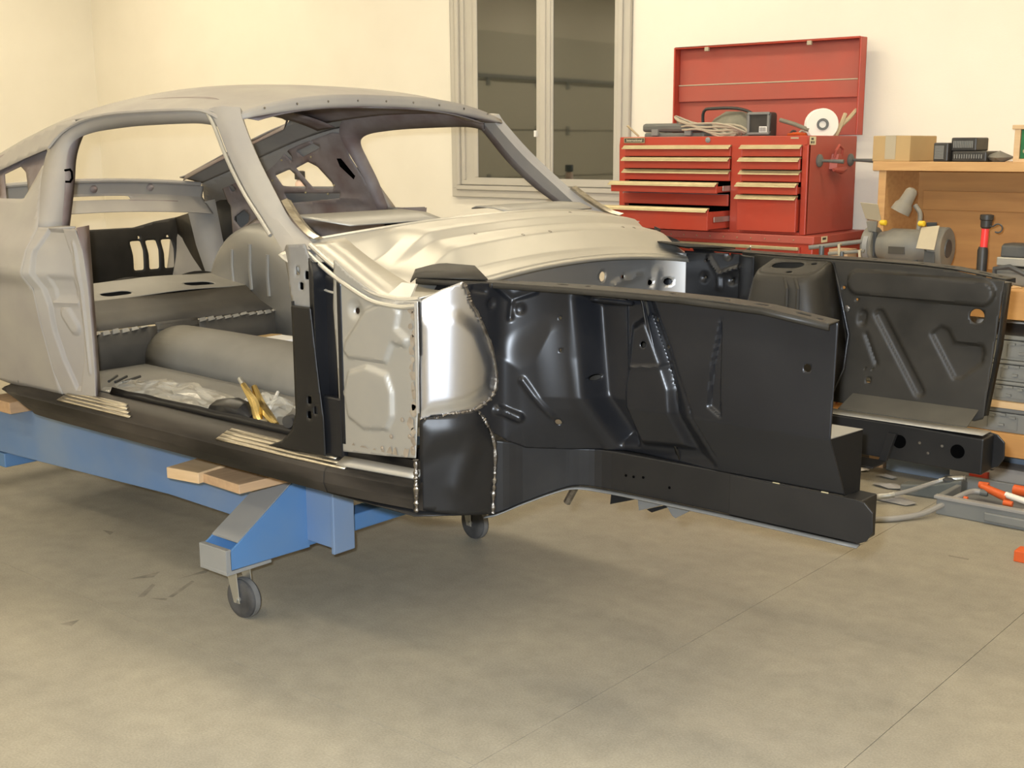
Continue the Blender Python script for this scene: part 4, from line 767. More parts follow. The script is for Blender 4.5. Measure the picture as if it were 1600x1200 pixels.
# ---- hinge pillars and cowl sides
def hinge(s):
    up = sd_cut(sd_poly([(1.775, 1.222), (1.81, 1.245), (1.90, 1.252), (1.918, 1.21), (1.918, 1.085), (1.845, 1.085), (1.822, 1.16)]), *[sd_poly([(x-.008, z-.011), (x+.008, z-.011), (x+.008, z+.011), (x-.008, z+.011)]) for x, z in [tuple(q) for q in xz([(466, 423), (480, 430), (472, 447)], -.79)]])
    sheet('hinge_pillar_top', (1.72, 1.93, 1.07, 1.27), .008, up, lambda u, v: (u, s*(.735+.055*np.clip((u-1.735)/.10, 0, 1)+.0*v), v if s < 0 else np.minimum(v, 1.20)), M['primer_mid'], car, solid=.004)
    box('pillar_shade_block', 1.855, 1.925, min(s*.70, s*.775), max(s*.70, s*.775), .74, 1.19, M['hole'], car, bevel=0)  # black backing behind the square holes, their shade put into its colour
    lo = sd_cut(sd_poly([(1.848, 1.09), (1.925, 1.09), (1.935, 1.0), (1.95, .88), (1.962, .80), (1.965, .70), (1.72, .690), (1.79, .715), (1.83, .75), (1.850, .80), (1.853, .93)]), *[sd_poly([(x-.008, z-.010), (x+.008, z-.010), (x+.008, z+.010), (x-.008, z+.010)]) for x, z in xz([(484.5, 625), (494.5, 641), (484, 648)], -.80)])
    sheet('hinge_pillar', (1.70, 1.98, .68, 1.10), .008, lo, lambda u, v: (u, s*.800, v), M['ecoat'], car, solid=.004)
    ruled('pillar_return', [(1.849, s*.80, z) for z in (1.10, .95, .82)], [(1.849, s*.70, z) for z in (1.10, .95, .82)], M['ecoat'], car)
    ch_ = [(1.918, .795), (1.940, .800), (1.945, .765), (1.985, .762), (1.992, .775), (2.015, .787), (2.030, .786)]
    strips('pillar_channel', [[(x, s*y, min(z, 1.212-(x-1.93)*.42)) for x, y in ch_] for z in (1.235, 1.15, 1.06, .90, .74)], M['ecoat_gloss'], car)
    box('channel_bracket', 1.944, 2.02, min(s*.768, s*.79), max(s*.768, s*.79), .70, .86, M['ecoat_gloss'], car, bevel=.006)
    pz = lambda L: xz([(400+.3125*a, 300+.3125*b) for a, b in L], -.786)
    edge = xz([(522, 405), (545, 428), (575, 450), (600, 464), (625, 470), (653, 470), (655, 560), (653, 640), (650, 716), (600, 712), (535, 705), (530, 620), (527, 560), (521, 480)], -.786)
    ar = pz([(455, 750), (555, 590), (640, 555), (700, 560), (722, 600), (708, 680), (765, 735), (752, 770), (690, 752), (655, 850), (470, 825), (445, 790)])
    oc = pz([(470, 900), (560, 872), (660, 912), (688, 1000), (690, 1120), (665, 1185), (545, 1180), (470, 1120), (448, 1000)])
    hc = pz([(497, 588)])[0]
    fa, fo, fh = bump(sd_poly(ar), .006), bump(sd_poly(oc), .006), bump(sd_circ(hc[0], hc[1], .020), .012)
    xs_, zs_ = [q[0] for q in edge], [q[1] for q in edge]
    sheet('cowl_side_panel', (min(xs_)-.01, max(xs_)+.01, min(zs_)-.01, max(zs_)+.01), .0055, sd_cut(sd_poly(edge), sd_circ(hc[0], hc[1]-.004, .0085)), lambda u, v: (u, s*(.786+.010*fa(u, v)+.010*fo(u, v)-.009*fh(u, v)), v if s < 0 else np.minimum(v, 1.115)), M['bare_dull'], car, solid=.0025)
    if s < 0:
        for (a, b) in ((735, 1138), (680, 1222), (772, 1222), (635, 1280), (788, 1280)):
            x, z = pz([(a, 500/.3125*0+b)])[0] if b < 1200 else xz([(400+.3125*a, 300+.3125*b)], -.786)[0]
            c_ = MB().lathe([(0, .006), (.001, .006), (.0015, .003), (.0025, .002)], (x, -.7885, z), (0, -1, 0), 12).build('plug_weld', M['rust'], car)
        MB().tube([(2.296, -.789, z) for z in np.linspace(.86, 1.13, 8)], .0045, 8).build('cowl_side_flange', M['bare'], car, smooth=True)
        for k in range(26):   # heat-stained patches along the spot-welded edges
            if k < 17: a, b = 644+random.uniform(-3, 3), 478+k*14+random.uniform(-5, 5)
            else: a, b = 540+(k-17)*11.5+random.uniform(-4, 4), 704-random.uniform(0, 6)+(k-17)*1.1
            p = atY(a, b, -.7893); n = 9; rr = random.uniform(.008, .014); v = [(p[0]+rr*(.5+.6*random.random())*math.cos(t), -.7893, p[2]+1.3*rr*(.5+.6*random.random())*math.sin(t)) for t in np.linspace(0, 2*math.pi, n, endpoint=False)]
            v = [(min(q[0], 2.294), q[1], max(q[2], .742)) for q in v]
            put('heat_stain', mesh(v, [list(range(n))]), M['rust'], car)
for s in (-1, 1): hinge(s)

# ---- cowl top
RP = [(0, 0), (.28, -.008), (.36, -.012), (.44, -.034), (.50, -.038), (.62, -.044), (.68, -.050), (.84, -.100), (.90, -.108), (1, -.118)]
SP = [(0, 0), (.08, -.022), (.22, -.075), (.40, -.095), (.62, -.108), (.85, -.118), (1, -.13)]
def cowlpos(u, v):
    a = np.abs(u)/.70
    xr = 1.95-.134*a**2; zr = 1.300-.050*a**2; xf = 2.205-.0*a; zf = 1.180-.06*(np.abs(u)/.68)**2
    pc = np.array(RP); ps = np.array(SP); c = np.interp(v, pc[:, 0], pc[:, 1])/-.118; d = np.interp(v, ps[:, 0], ps[:, 1])/-.13
    b = np.where(u < 0, np.clip((-u-.43)/.17, 0, 1), np.clip((u-.57)/.15, 0, 1)); b = b*b*(3-2*b); k = c*(1-b)+d*b
    w_ = np.clip((np.abs(u)-.70)/.09, 0, 1)
    return xr+(xf-xr)*v, u, zr+(zf-zr)*k-.012*w_
cow = sd_cut(sd_poly([(-.79, .02), (-.70, 0), (.70, 0), (.79, .02), (.785, 1), (-.785, 1)]), sd_circ(.33, .68, .0), sd_poly([(-.80, 1.0), (-.80, .0), (-.775, .15), (-.76, .9)]), sd_poly([(.80, 1.0), (.80, .0), (.775, .15), (.76, .9)]))
sheet('cowl_top', (-.79, .79, 0, 1), .012, cow, cowlpos, M['cowl'], car, solid=.004, ang=70)
ys = np.linspace(-.76, .76, 41)
def cf(y, t=1.0): x, _, z = cowlpos(np.array(y), np.array(t)); return (float(x), float(y), float(z))
ruled('cowl_lip', [cf(y) for y in ys], [(cf(y)[0]+.006, y, cf(y)[2]-.016) for y in ys], M['cowl'], car)
MB().tube([(cf(y, 0)[0], y, cf(y, 0)[2]+.002) for y in np.linspace(-.70, .70, 41)], .005, 6).build('windshield_flange', M['cowl'], car, smooth=True)
for yy, t in ((-.17, .66), (-.05, .66), (-.30, .45), (.42, .62), (.35, .62), (.22, .18)):
    p = cf(yy, t); MB().lathe([(-.002, .007), (.0015, .006), (.002, .004), (.0005, .003)], (p[0], p[1], p[2]+.001), (.35, 0, .94), 12).build('cowl_grommet', M['weld'], car, smooth=True)
def cowl_edge(s):
    E0 = [(1.885, .760, 1.236), (1.95, .768, 1.205), (2.02, .775, 1.175), (2.10, .780, 1.145), (2.16, .782, 1.128), (2.24, .780, 1.122), (2.296, .775, 1.128)]
    P = spline(E0, 24)
    for k, (dy, dz_, r) in enumerate(((.0, .010, .007), (.014, -.006, .006)) if s < 0 else ()): MB().tube([(x, s*(y+dy), z+dz_) for x, y, z in P], r, 8).build('cowl_seam_flange', M['cowl'], car, smooth=True)
    if s < 0: strips('cowl_corner', [[(x, s*y, z+.012) for x, y, z in P], [(x+.01, s*(y-.05), z+.016+.006*math.sin(i*.3)) for i, (x, y, z) in enumerate(P)], [(x+.02*(i/23), s*(y-.12), z+.022) for i, (x, y, z) in enumerate(P)]], M['cowl'], car)
    if s < 0: MB().loft([[(2.165, s*.772, 1.128), (2.25, s*.770, 1.124), (2.235, s*.725, 1.165), (2.185, s*.725, 1.166)], [(2.165, s*.766, 1.128), (2.25, s*.764, 1.124), (2.235, s*.719, 1.165), (2.185, s*.719, 1.166)]]).build('cowl_gusset', M['bare'], car)
for s in (-1, 1): cowl_edge(s)
# instrument panel top seen behind the cowl
strips('dash_top_plate', [[(x, y, z) for y in np.linspace(-.61+e, -.16-e, 12)] for x, z, e in ((1.60, 1.30, .03), (1.62, 1.306, .005), (1.72, 1.30, .0), (1.83, 1.285, .04))], M['bare_dull'], car, solid=.004)
strips('dash_top_plate', [[(x, y, z) for y in np.linspace(.16, .62-e, 12)] for x, z, e in ((1.62, 1.296, .03), (1.64, 1.303, .005), (1.72, 1.30, .0), (1.80, 1.285, .04))], M['bare_dull'], car, solid=.004)

# ---- firewall
hl = [sd_circ(.20, 1.10, .016), sd_circ(.31, 1.09, .008), sd_circ(.46, 1.06, .010), sd_circ(.52, 1.06, .012), sd_circ(.50, 1.00, .010), sd_circ(.33, 1.0, .006)]
fr = bump(sd_or(sd_cap((-.30, 1.04), (.05, 1.05), .012), sd_cap((.485, 1.09), (.47, .98), .012), sd_cap((.25, 1.07), (.42, 1.09), .006)), .006)
sheet('firewall', (-.57, .57, .66, 1.178), .010, sd_cut(sd_poly([(-.6, .62), (.6, .62), (.6, 1.15), (.3, 1.172), (0, 1.178), (-.3, 1.172), (-.6, 1.15)]), *hl), lambda u, v: (2.125+.085*np.clip((np.abs(u)-.46)/.11, 0, 1)**1.6+.008*fr(u, v)-.10*np.clip(.80-v, 0, 1), u, v), M['bare'], car, solid=.003)

# ---- front walls: one plan curve runs from the cowl side round the toe corner into the apron
PC = [np.array(p) for p in spline([(2.290, .778), (2.318, .750), (2.346, .721), (2.368, .680), (2.383, .635), (2.398, .580), (2.45, .540), (2.52, .512), (2.60, .502), (2.80, .50), (3.02, .50), (3.26, .50)], 400)]
PCa = np.array(PC); SL = np.concatenate([[0], np.cumsum(np.hypot(*np.diff(PCa, axis=0).T))])
def wall_xy(s_): return np.interp(s_, SL, PCa[:, 0]), np.interp(s_, SL, PCa[:, 1])
def onwall(px, py, side=-1):
    d = _ray(px, py); X = PCa[:, 0]-CAM[0]; Y = side*PCa[:, 1]-CAM[1]; c = X*d[1]-Y*d[0]
    i = np.where(np.sign(c[:-1]) != np.sign(c[1:]))[0]
    i = int(i[0]) if len(i) else int(np.argmin(np.abs(c))); i = min(i, len(c)-2); t = c[i]/(c[i]-c[i+1]) if c[i] != c[i+1] else 0
    s_ = SL[i]+(SL[i+1]-SL[i])*min(max(t, 0), 1); x, y = wall_xy(s_); tt = (x-CAM[0])/d[0]; return (float(s_), float(CAM[2]+d[2]*tt))
W = lambda pts, side=-1: [onwall(a, b, side) for a, b in pts]
def s_of_x(x): return float(np.interp(x, PCa[:, 0], SL))
def wnorm(s_):
    x0, y0 = wall_xy(s_-.004); x1, y1 = wall_xy(s_+.004); dx, dy = x1-x0, y1-y0; L_ = np.hypot(dx, dy)+1e-9; return -dy/L_, dx/L_   # outward (x, |y|)
SEAM = [(724, 441), (731, 458), (734, 470), (745, 489), (752, 505), (764, 535), (771, 560), (775, 588), (772, 612), (760, 628), (742, 640)]
def wallpos(side, h=None, infold=False):
    def f(u, v):
        x, y = wall_xy(u); nx, ny = wnorm(u); d = h(u, v) if h else 0*u
        y = y+ny*d; x = x+nx*d
        if infold:
            wgt = np.clip((x-2.44)/.14, 0, 1); y = y-.088*wgt*np.clip((.884-v)/.142, 0, 1)
        return x, side*y, v
    return f
silver = W([(655, 470), (690, 452), (723, 440)]+SEAM[1:]+[(700, 648), (656, 655)])
sil_rel = bump(sd_poly(W([(660, 500), (712, 490), (745, 520), (765, 570), (762, 605), (730, 628), (660, 642)])), .02)
for side in (-1, 1):
    sheet('toe_corner_panel', (0, .36, .80, 1.20), .007, sd_poly(silver), wallpos(side, lambda u, v: .012*sil_rel(u, v)), M['bare_bright'], car, solid=.003)
    tq = W([(648, 716), (656, 654), (700, 647), (742, 640), (752, 648), (768, 678), (772, 700), (772, 740), (769, 803), (700, 803), (640, 802)])
    dent = bump(sd_cap(W([(735, 700)])[0], W([(715, 760)])[0], .02), .02); lobe = bump(sd_poly(W([(656, 660), (745, 645), (765, 690), (700, 690), (656, 712)])), .03)
    sheet('torque_box', (0, .30, .55, .88), .010, sd_poly(tq), wallpos(side, lambda u, v: .006*dent(u, v)+.012*lobe(u, v)), M['ecoat'], car, solid=.004)
    # underside of the torque box back to the rocker
    strips('torque_box_bottom', [[(2.29, side*.80, .600), (2.345, side*.71, .592), (2.385, side*.61, .580)], [(1.95, side*.80, .602), (1.95, side*.70, .602), (1.95, side*.60, .600)]], M['ecoat'], car)
def weld(name, pts, rad, side=-1, mat_='weld'):
    P = []
    for (a, b) in pts: s_, z = onwall(a, b); x, y = wall_xy(s_); nx, ny = wnorm(s_); P.append((x+nx*.002, -(y+ny*.002), z))
    n = 60; Q = spline(P, n); m_ = MB()
    return MB().tube(Q, [rad*(.55+.8*random.random()) for _ in range(n)], 7).build(name, M[mat_], car, smooth=True)
weld('seam_weld', SEAM, .0055); weld('seam_weld', [(656, 655), (685, 652), (700, 647), (720, 645), (742, 640)], .004); weld('seam_weld', [(742, 640), (755, 655), (766, 675), (772, 700), (772, 740), (770, 770), (769, 801)], .006)

# ---- near apron (outer face towards the viewer)
ft = s_of_x(3.244)
def ztop(x): return np.interp(x, [2.0, 2.85, 3.0, 3.10, 3.25], [1.164, 1.166, 1.163, 1.157, 1.136])
apoly = W(SEAM[::-1])+[(s_of_x(2.40), 1.166), (s_of_x(2.85), 1.166), (s_of_x(3.0), 1.163), (s_of_x(3.1), 1.157), (ft, 1.136), (s_of_x(3.238), .884), (s_of_x(3.236), .742), (s_of_x(2.52), .742), (s_of_x(2.44), .75), (s_of_x(2.398), .77), (s_of_x(2.385), .80)]
apoly = [q for q in apoly]
B_ = lambda pts, w_: bump(sd_poly(W(pts)), w_)
Cp = lambda a, b, r, w_: bump(sd_cap(W([a])[0], W([b])[0], r), w_)
rec = B_([(900, 440), (1003, 440), (1043, 560), (1082, 735), (930, 740), (912, 640), (902, 560)], .026)
rec2 = B_([(903, 470), (962, 470), (965, 600), (958, 700), (935, 700), (915, 620)], .022)
pan = B_([(986, 512), (1008, 497), (1034, 569), (1046, 609), (1050, 662), (1056, 706), (978, 700), (974, 606), (980, 575)], .012)
bar = Cp((977, 573.5), (1039, 573.5), .003, .004)
tri = B_([(1127, 498), (1125, 652), (1106, 635), (1112, 570)], .004)
s1 = sd_or(sd_cap(W([(1012, 458)])[0], W([(1046, 545)])[0], .001), sd_cap(W([(1046, 545)])[0], W([(1078, 640)])[0], .001), sd_cap(W([(1078, 640)])[0], W([(1095, 722)])[0], .001)); grv = bump(s1, .004)
s2_ = sd_or(sd_cap(W([(1003, 470)])[0], W([(1036, 560)])[0], .001), sd_cap(W([(1036, 560)])[0], W([(1062, 640)])[0], .001)); grv2 = bump(s2_, .004)
bd1 = Cp((818, 592), (860, 648), .007, .006); bd2 = Cp((775, 640), (812, 650), .010, .006)
yb = bump(sd_or(sd_cap(W([(776, 447)])[0], W([(800, 468)])[0], .006), sd_cap(W([(800, 468)])[0], W([(838, 455)])[0], .006), sd_cap(W([(800, 468)])[0], W([(797, 497)])[0], .006)), .006)
bs = bump(sd_or(sd_circ(*W([(767, 475)])[0], .012), sd_circ(*W([(812, 483)])[0], .012), sd_cap(W([(740, 452)])[0], W([(757, 455)])[0], .007)), .006)
hump = B_([(785, 560), (860, 520), (880, 640), (850, 690), (785, 690)], .05)
hl_ = [sd_circ(*W([q])[0], r) for q, r in (((1006, 538), .0075), ((913, 594), .0075), ((876, 497), .0045), ((878, 547), .0045), ((867, 660), .0075), ((1024, 500), .005), ((1042, 543), .005), ((1262, 575), .009), ((766, 446), .005))]
def happ(u, v): return -.024*rec(u, v)-.055*rec2(u, v)*(1-pan(u, v))+.026*pan(u, v)+.004*bar(u, v)-.010*tri(u, v)-.005*grv(u, v)-.004*grv2(u, v)+.006*bd1(u, v)+.012*bd2(u, v)-.006*yb(u, v)-.006*bs(u, v)+.018*hump(u, v)
sheet('front_apron', (s_of_x(2.33), s_of_x(3.25), .735, 1.172), .004, sd_cut(sd_poly(apoly), *hl_), wallpos(-1, happ, True), M['ecoat_gloss'], car, solid=.0025)
for q in ((978, 628), (1042, 628)):
    s_, z = onwall(*q); x, y = wall_xy(s_); MB().lathe([(0, .006), (.012, .005)], (x, -(y-.02), z), (0, -1, 0), 10).build('stud', M['weld'], car)
# upper rim of the tower opening
s_, z = onwall(958, 460); x, y = wall_xy(s_)
MB().tube([(x+.055*math.cos(t), -(y+.004)+.028*math.sin(t), 1.135-.006*math.sin(t)) for t in np.linspace(0, 2*math.pi, 26)], .006, 8, caps=False).build('tower_opening_rim', M['ecoat_gloss'], car, smooth=True)

# ---- inner rear aprons, from the firewall to the tower
def inner_apron(s):
    q = lambda L: xz(L, .57)
    p = q([(1110, 402), (1126, 428), (1163, 416), (1126, 448)]); yf = bump(sd_or(sd_cap(p[0], p[1], .006), sd_cap(p[1], p[2], .006), sd_cap(p[1], p[3], .008)), .006)
    b2 = bump(sd_or(*[sd_circ(a, b, .013) for a, b in q([(1103, 433), (1146, 437), (1141, 398)])]), .007); h2 = [sd_circ(a, b, .004) for a, b in q([(1106, 406), (1103, 433), (1146, 437), (1141, 398), (1197, 407)])]
    sheet('inner_rear_apron', (2.195, 2.48, .80, 1.160), .006, sd_cut(sd_poly([(2.19, .70), (2.58, .70), (2.58, 1.160), (2.19, 1.160)]), *h2), lambda u, v: (u, s*(np.minimum(.562, np.interp(u, PCa[:, 0], PCa[:, 1])-.018)-.010*yf(u, v)+.008*b2(u, v)), v), M['ecoat_gloss'], car, solid=.0025)
for s in (-1, 1): inner_apron(s)
# ---- far apron (inner face towards the viewer)
WF = lambda pts: [onwall(a, b, 1) for a, b in pts]
def BF(pts, w_, r=0): return bump(sd_poly(WF(pts), r), w_)
def CF(a, b, r, w_): return bump(sd_cap(WF([a])[0], WF([b])[0], r), w_)
st_ = CF((1343, 441), (1534, 458), .034, .004); so = CF((1348.5, 491), (1347, 502), .012, .005); st2 = CF((1374, 491), (1436, 612), .014, .005); st3 = CF((1353, 522), (1369, 568), .005, .005)
heart = BF([(1457, 522), (1470, 512), (1480, 517), (1490, 537), (1533, 542), (1536, 552), (1532, 567), (1500, 590), (1492, 590)], .005, .004)
yf = bump(sd_or(sd_cap(WF([(1110, 404)])[0], WF([(1126, 428)])[0], .006), sd_cap(WF([(1126, 428)])[0], WF([(1163, 416)])[0], .006), sd_cap(WF([(1126, 428)])[0], WF([(1126, 448)])[0], .008)), .006)
bf_ = bump(sd_or(*[sd_circ(*WF([q])[0], .013) for q in ((1103, 433), (1146, 437), (1141, 398))]), .007)
hf = [sd_circ(*WF([q])[0], r) for q, r in (((1527, 494), .020), ((1357, 594), .008), ((1351, 575), .003), ((1363.5, 577), .003), ((1319, 449), .005), ((1339.5, 467.5), .004))]
fpoly = W(SEAM[::-1])+[(s_of_x(2.40), 1.166), (s_of_x(2.85), 1.166), (s_of_x(3.0), 1.163), (s_of_x(3.1), 1.157), (ft, 1.136), (s_of_x(3.214), .752), (s_of_x(3.19), .742), (s_of_x(2.52), .742), (s_of_x(2.44), .75), (s_of_x(2.398), .77), (s_of_x(2.385), .80)]
def hfar(u, v): return -.011*st_(u, v)+.009*so(u, v)+.010*st2(u, v)+.006*st3(u, v)+.010*heart(u, v)+0*u
sheet('front_apron', (s_of_x(2.33), s_of_x(3.25), .735, 1.172), .0055, sd_cut(sd_poly(fpoly), *hf), wallpos(1, hfar), M['ecoat_dusty'], car, solid=.0025)
for q in ((1373, 629), (1324, 482)):
    s_, z = onwall(*q, 1); x, y = wall_xy(s_); MB().lathe([(0, .010), (.004, .010), (.005, .006)], (x, y-.002, z), (0, -1, 0), 14).build('grommet', M['weld'], car)
# front stiffening flange of each apron
ruled('apron_front_flange', [(3.244, .50, 1.13), (3.235, .50, .95), (3.214, .50, .76)], [(3.250, .535, 1.13), (3.241, .53, .95), (3.219, .52, .76)], M['ecoat'], car)
# ---- apron top flanges
def flange(s, m):
    hs2 = [sd_poly([(x-.016, y-.006), (x+.016, y-.006), (x+.016, y+.006), (x-.016, y+.006)]) for x, y in ((2.35, .555), (2.40, .553), (2.55, .54), (3.08, .53), (3.18, .53))]+[sd_circ(x, .535, .007) for x in (2.62, 2.86, 3.0, 3.22)]
    sheet('apron_top_flange', (2.16, 3.26, .48, .70), .007, sd_cut(sd_poly([(2.17, .60), (2.25, .585), (2.36, .56), (2.45, .53), (2.6, .502), (3.247, .502), (3.252, .562), (2.9, .575), (2.6, .585), (2.4, .61), (2.25, .64), (2.17, .66)]), *hs2), lambda u, v: (u, s*v, ztop(u)+.003), M[m], car, solid=.003)
    ruled('flange_lip', [(x, s*y, float(ztop(x))+.003) for x, y in ((2.17, .66), (2.25, .64), (2.4, .61), (2.6, .585), (2.9, .575), (3.1, .568), (3.252, .562))], [(x, s*y, float(ztop(x))-.009) for x, y in ((2.17, .66), (2.25, .64), (2.4, .61), (2.6, .585), (2.9, .575), (3.1, .568), (3.252, .562))], M[m], car)
    # strap that ties the flange to the cowl
    P = [[(2.085, .575, 1.176), (2.10, .50, 1.188), (2.20, .47, 1.184), (2.24, .50, 1.176)], [(2.15, .66, 1.155), (2.17, .66, 1.168), (2.25, .64, 1.170), (2.36, .60, 1.170)]]
    strips('cowl_tie_plate', [[(a, s*b, c+.004) for a, b, c in q] for q in P], M['ecoat_dusty'], car, solid=.004)
    MB().loft([[(2.20, s*.64, 1.125), (2.20, s*.60, 1.165), (2.27, s*.60, 1.165), (2.29, s*.655, 1.13)], [(2.20, s*.645, 1.12), (2.20, s*.605, 1.16), (2.27, s*.605, 1.16), (2.29, s*.66, 1.125)]]).build('tie_gusset', M['ecoat'], car)
flange(-1, 'ecoat_dusty'); flange(1, 'ecoat_dusty')
# ---- shock towers
def tower(s):
    def ring(z, x0, x1, yi, dzy, yo=.50):
        c = (x0+x1)/2; h = (x1-x0)/2; pts = []
        for t in np.linspace(0, 1, 25):
            a = math.pi*t; k = (abs(math.cos(a))**.42)*math.copysign(1, math.cos(a)); q = abs(math.sin(a))**.42
            y = yo-(yo-yi)*q; pts.append((c+h*k, s*y, z-dzy*q))
        return pts
    rings = [ring(1.160, 2.555, 2.735, .375, .034), ring(1.154, 2.547, 2.745, .364, .036), ring(1.135, 2.540, 2.752, .356, .034), ring(1.0, 2.515, 2.782, .342, .01), ring(.89, 2.50, 2.806, .334, 0, .492), ring(.74, 2.49, 2.800, .328, 0, .395)]
    strips('shock_tower', rings, M['ecoat_dusty'], car, ang=60)
    r0 = ring(1.160, 2.555, 2.735, .375, .034); cx_ = 2.60
    hole = sd_or(sd_cap((2.605, .445), (2.65, .45), .026), sd_circ(2.70, .470, .009), sd_circ(2.66, .395, .009))
    sheet('tower_cap', (2.54, 2.745, .365, .505), .006, sd_cut(sd_poly([(a, abs(b)) for a, b, _ in r0]), hole), lambda u, v: (u, s*v, 1.160-.034*np.clip((.50-v)/.125, 0, 1)), M['ecoat_dusty'], car, solid=.003)
    for (a, b) in ((2.71, 2.70), (2.745, 2.75)): MB().tube([(a-.05, s*.366, 1.118), (a-.03, s*.345, 1.09), (a-.026, s*.338, .98)], .006, 6).build('tower_rib', M['ecoat_dusty'], car, smooth=True)
    ruled('tower_front_flange', [(2.742, s*.498, 1.158), (2.775, s*.497, 1.04), (2.803, s*.492, .95), (2.806, s*.465, .85), (2.792, s*.40, .76)], [(2.752, s*.499, 1.158), (2.786, s*.499, 1.04), (2.813, s*.494, .95), (2.815, s*.467, .85), (2.80, s*.402, .76)], M['ecoat_gloss'], car, solid=.003)
for s in (-1, 1): tower(s)
# ---- frame rails
def rail(s):
    stn = [(1.95, .60, .45, .56, .66), (2.30, .61, .46, .570, .76), (2.376, .60, .45, .575, .768), (2.428, .54, .42, .602, .755), (2.485, .48, .385, .630, .746), (2.526, .445, .355, .642, .742), (2.596, .412, .33, .638, .741), (2.80, .41, .33, .640, .742), (3.0, .41, .33, .640, .742), (3.276, .41, .33, .637, .735)]
    n = 44; P = spline(stn, n); secs = [[(p[0], s*p[1], p[3]), (p[0], s*p[1], p[4]), (p[0], s*p[2], p[4]), (p[0], s*p[2], p[3])] for p in P]
    MB().loft(secs).build('frame_rail', M['ecoat'], car, bevel=.004)
    MB().prism([(2.95, .643), (2.95, .739), (3.262, .738), (3.284, .734), (3.304, .715), (3.306, .672), (3.292, .648), (3.275, .640)], 'y', s*.410, s*.4165).build('bumper_mount_plate', M['ecoat'], car, bevel=.0015)
    Q = [p for p in P if p[0] > 2.36]; ruled('rail_bottom_flange', [(p[0], s*(p[1]-.002), p[3]-.001) for p in Q], [(p[0], s*(p[1]+.018), p[3]-.004) for p in Q], M['rail_edge'] if s < 0 else M['ecoat'], car)  # near flange greyer than the far, its caught light put into the colour
    ruled('rail_ledge', [(x, s*.50, .885) for x in (2.98, 3.1, 3.236)] if s < 0 else [(x, .497, .775) for x in (2.83, 3.0, 3.17, 3.20)], [(x, s*.335, .876) for x in (2.98, 3.1, 3.236)] if s < 0 else [(x, .40, .745) for x in (2.83, 3.0, 3.19, 3.205)], M['bare_dull'] if s < 0 else M['ledge_dust_lit'], car, smooth=False)
    if s > 0:
        ruled('rail_top_strip', [(x, .398, .7445) for x in (2.78, 3.0, 3.272)], [(x, .330, .7445) for x in (2.78, 3.0, 3.272)], M['bare_dull'], car, solid=.001)
        for q in ((1405, 690), (1496, 705.5)):
            p = atY(*q, .3288); MB().lathe([(0, .019), (.0008, .019)], (p[0], .3292, p[2]), (0, -1, 0), 24).build('access_hole_shade', M['hole'], car)  # flat black disc on the rail paints the shade of an open hole
        for q in ((1437, 692), (1472, 697), (1450, 708)): p = atY(*q, .3288); MB().lathe([(0, .004), (.001, .004)], (p[0], .3292, p[2]), (0, -1, 0), 8).build('weld_spot', M['weld'], car)
        b = MB(); m0 = atY(1358, 688, .31); b.box(m0[0]-.05, m0[0]+.045, .24, .33, .628, .634); b.loft([[(m0[0]+.03, .33, .634), (m0[0]+.05, .33, .715), (m0[0]+.075, .33, .715), (m0[0]+.05, .33, .634)], [(m0[0]+.025, .322, .634), (m0[0]+.045, .322, .715), (m0[0]+.07, .322, .715), (m0[0]+.045, .322, .634)]]); b.build('mount_bracket', M['ecoat'], car, bevel=.001)
    else:
        MB().loft([[(3.236, -.50, .884), (3.236, -.335, .876), (3.236, -.335, .736), (3.236, -.412, .740)], [(3.232, -.50, .884), (3.232, -.335, .876), (3.232, -.335, .736), (3.232, -.412, .740)]]).build('rail_end_closing', M['ecoat_matte'], car)
        for q in ((1198, 790), (1302, 812)): p = atY(*q, -.4105); MB().lathe([(0, .008), (.003, .007), (.004, .003)], (p[0], -.4105, p[2]), (0, -1, 0), 14).build('rail_bolt', M['zinc'], car, smooth=True)
        for q in ((1211, 755), (1287, 771.5)): p = atY(*q, -.4165); MB().lathe([(0, .009), (.0012, .009)], (p[0], -.4105, p[2]), (0, -1, 0), 16).build('locating_hole_tint', M['trim'], car)  # tan disc paints the lit background seen through a hole
        for q in ((1046, 762), (978, 743), (990, 745), (1005, 746)): p = atY(*q, -.4105); MB().lathe([(0, .0035), (.001, .0035)], (p[0], -.4105, p[2]), (0, -1, 0), 8).build('pilot_hole_shade', M['hole'], car)  # small black discs paint the shade of drilled holes
        # engine crossmember tabs under the rail
        def tab(pts, y0, y1, m='ecoat_matte'): 
            a = [atY(p, q, y0) for p, q in pts]; MB().loft([a, [v+np.array([0, y1-y0, 0]) for v in a]]).build('crossmember_tab', M[m], car, bevel=.001)
        tab([(955, 768), (1000, 779), (958, 787), (953, 788)], -.36, -.355); tab([(996, 779), (1042, 787), (1020, 793), (998, 798)], -.38, -.375, 'rail_edge'); tab([(1040, 789), (1076, 791), (1077, 799), (1055, 810), (1050, 806)], -.37, -.365, 'rail_edge'); tab([(1010, 796), (1042, 789), (1046, 792), (1018, 801)], -.34, -.335)
        MB().tube([atY(901, 757, -.30), atY(886, 785, -.30)], .011, 8).build('strut_bracket', M['weld'], car, smooth=True)
for s in (-1, 1): rail(s)
# radiator-side crossmember is absent; the two rails are tied by the engine crossmember only
MB().loft([[(x, -.36, z), (x, -.2, z-.03), (x, .2, z-.03), (x, .36, z)] for x, z in ((2.62, .650), (2.74, .650), (2.74, .628), (2.62, .628))]+[], caps=False).build('engine_crossmember', M['ecoat'], car)

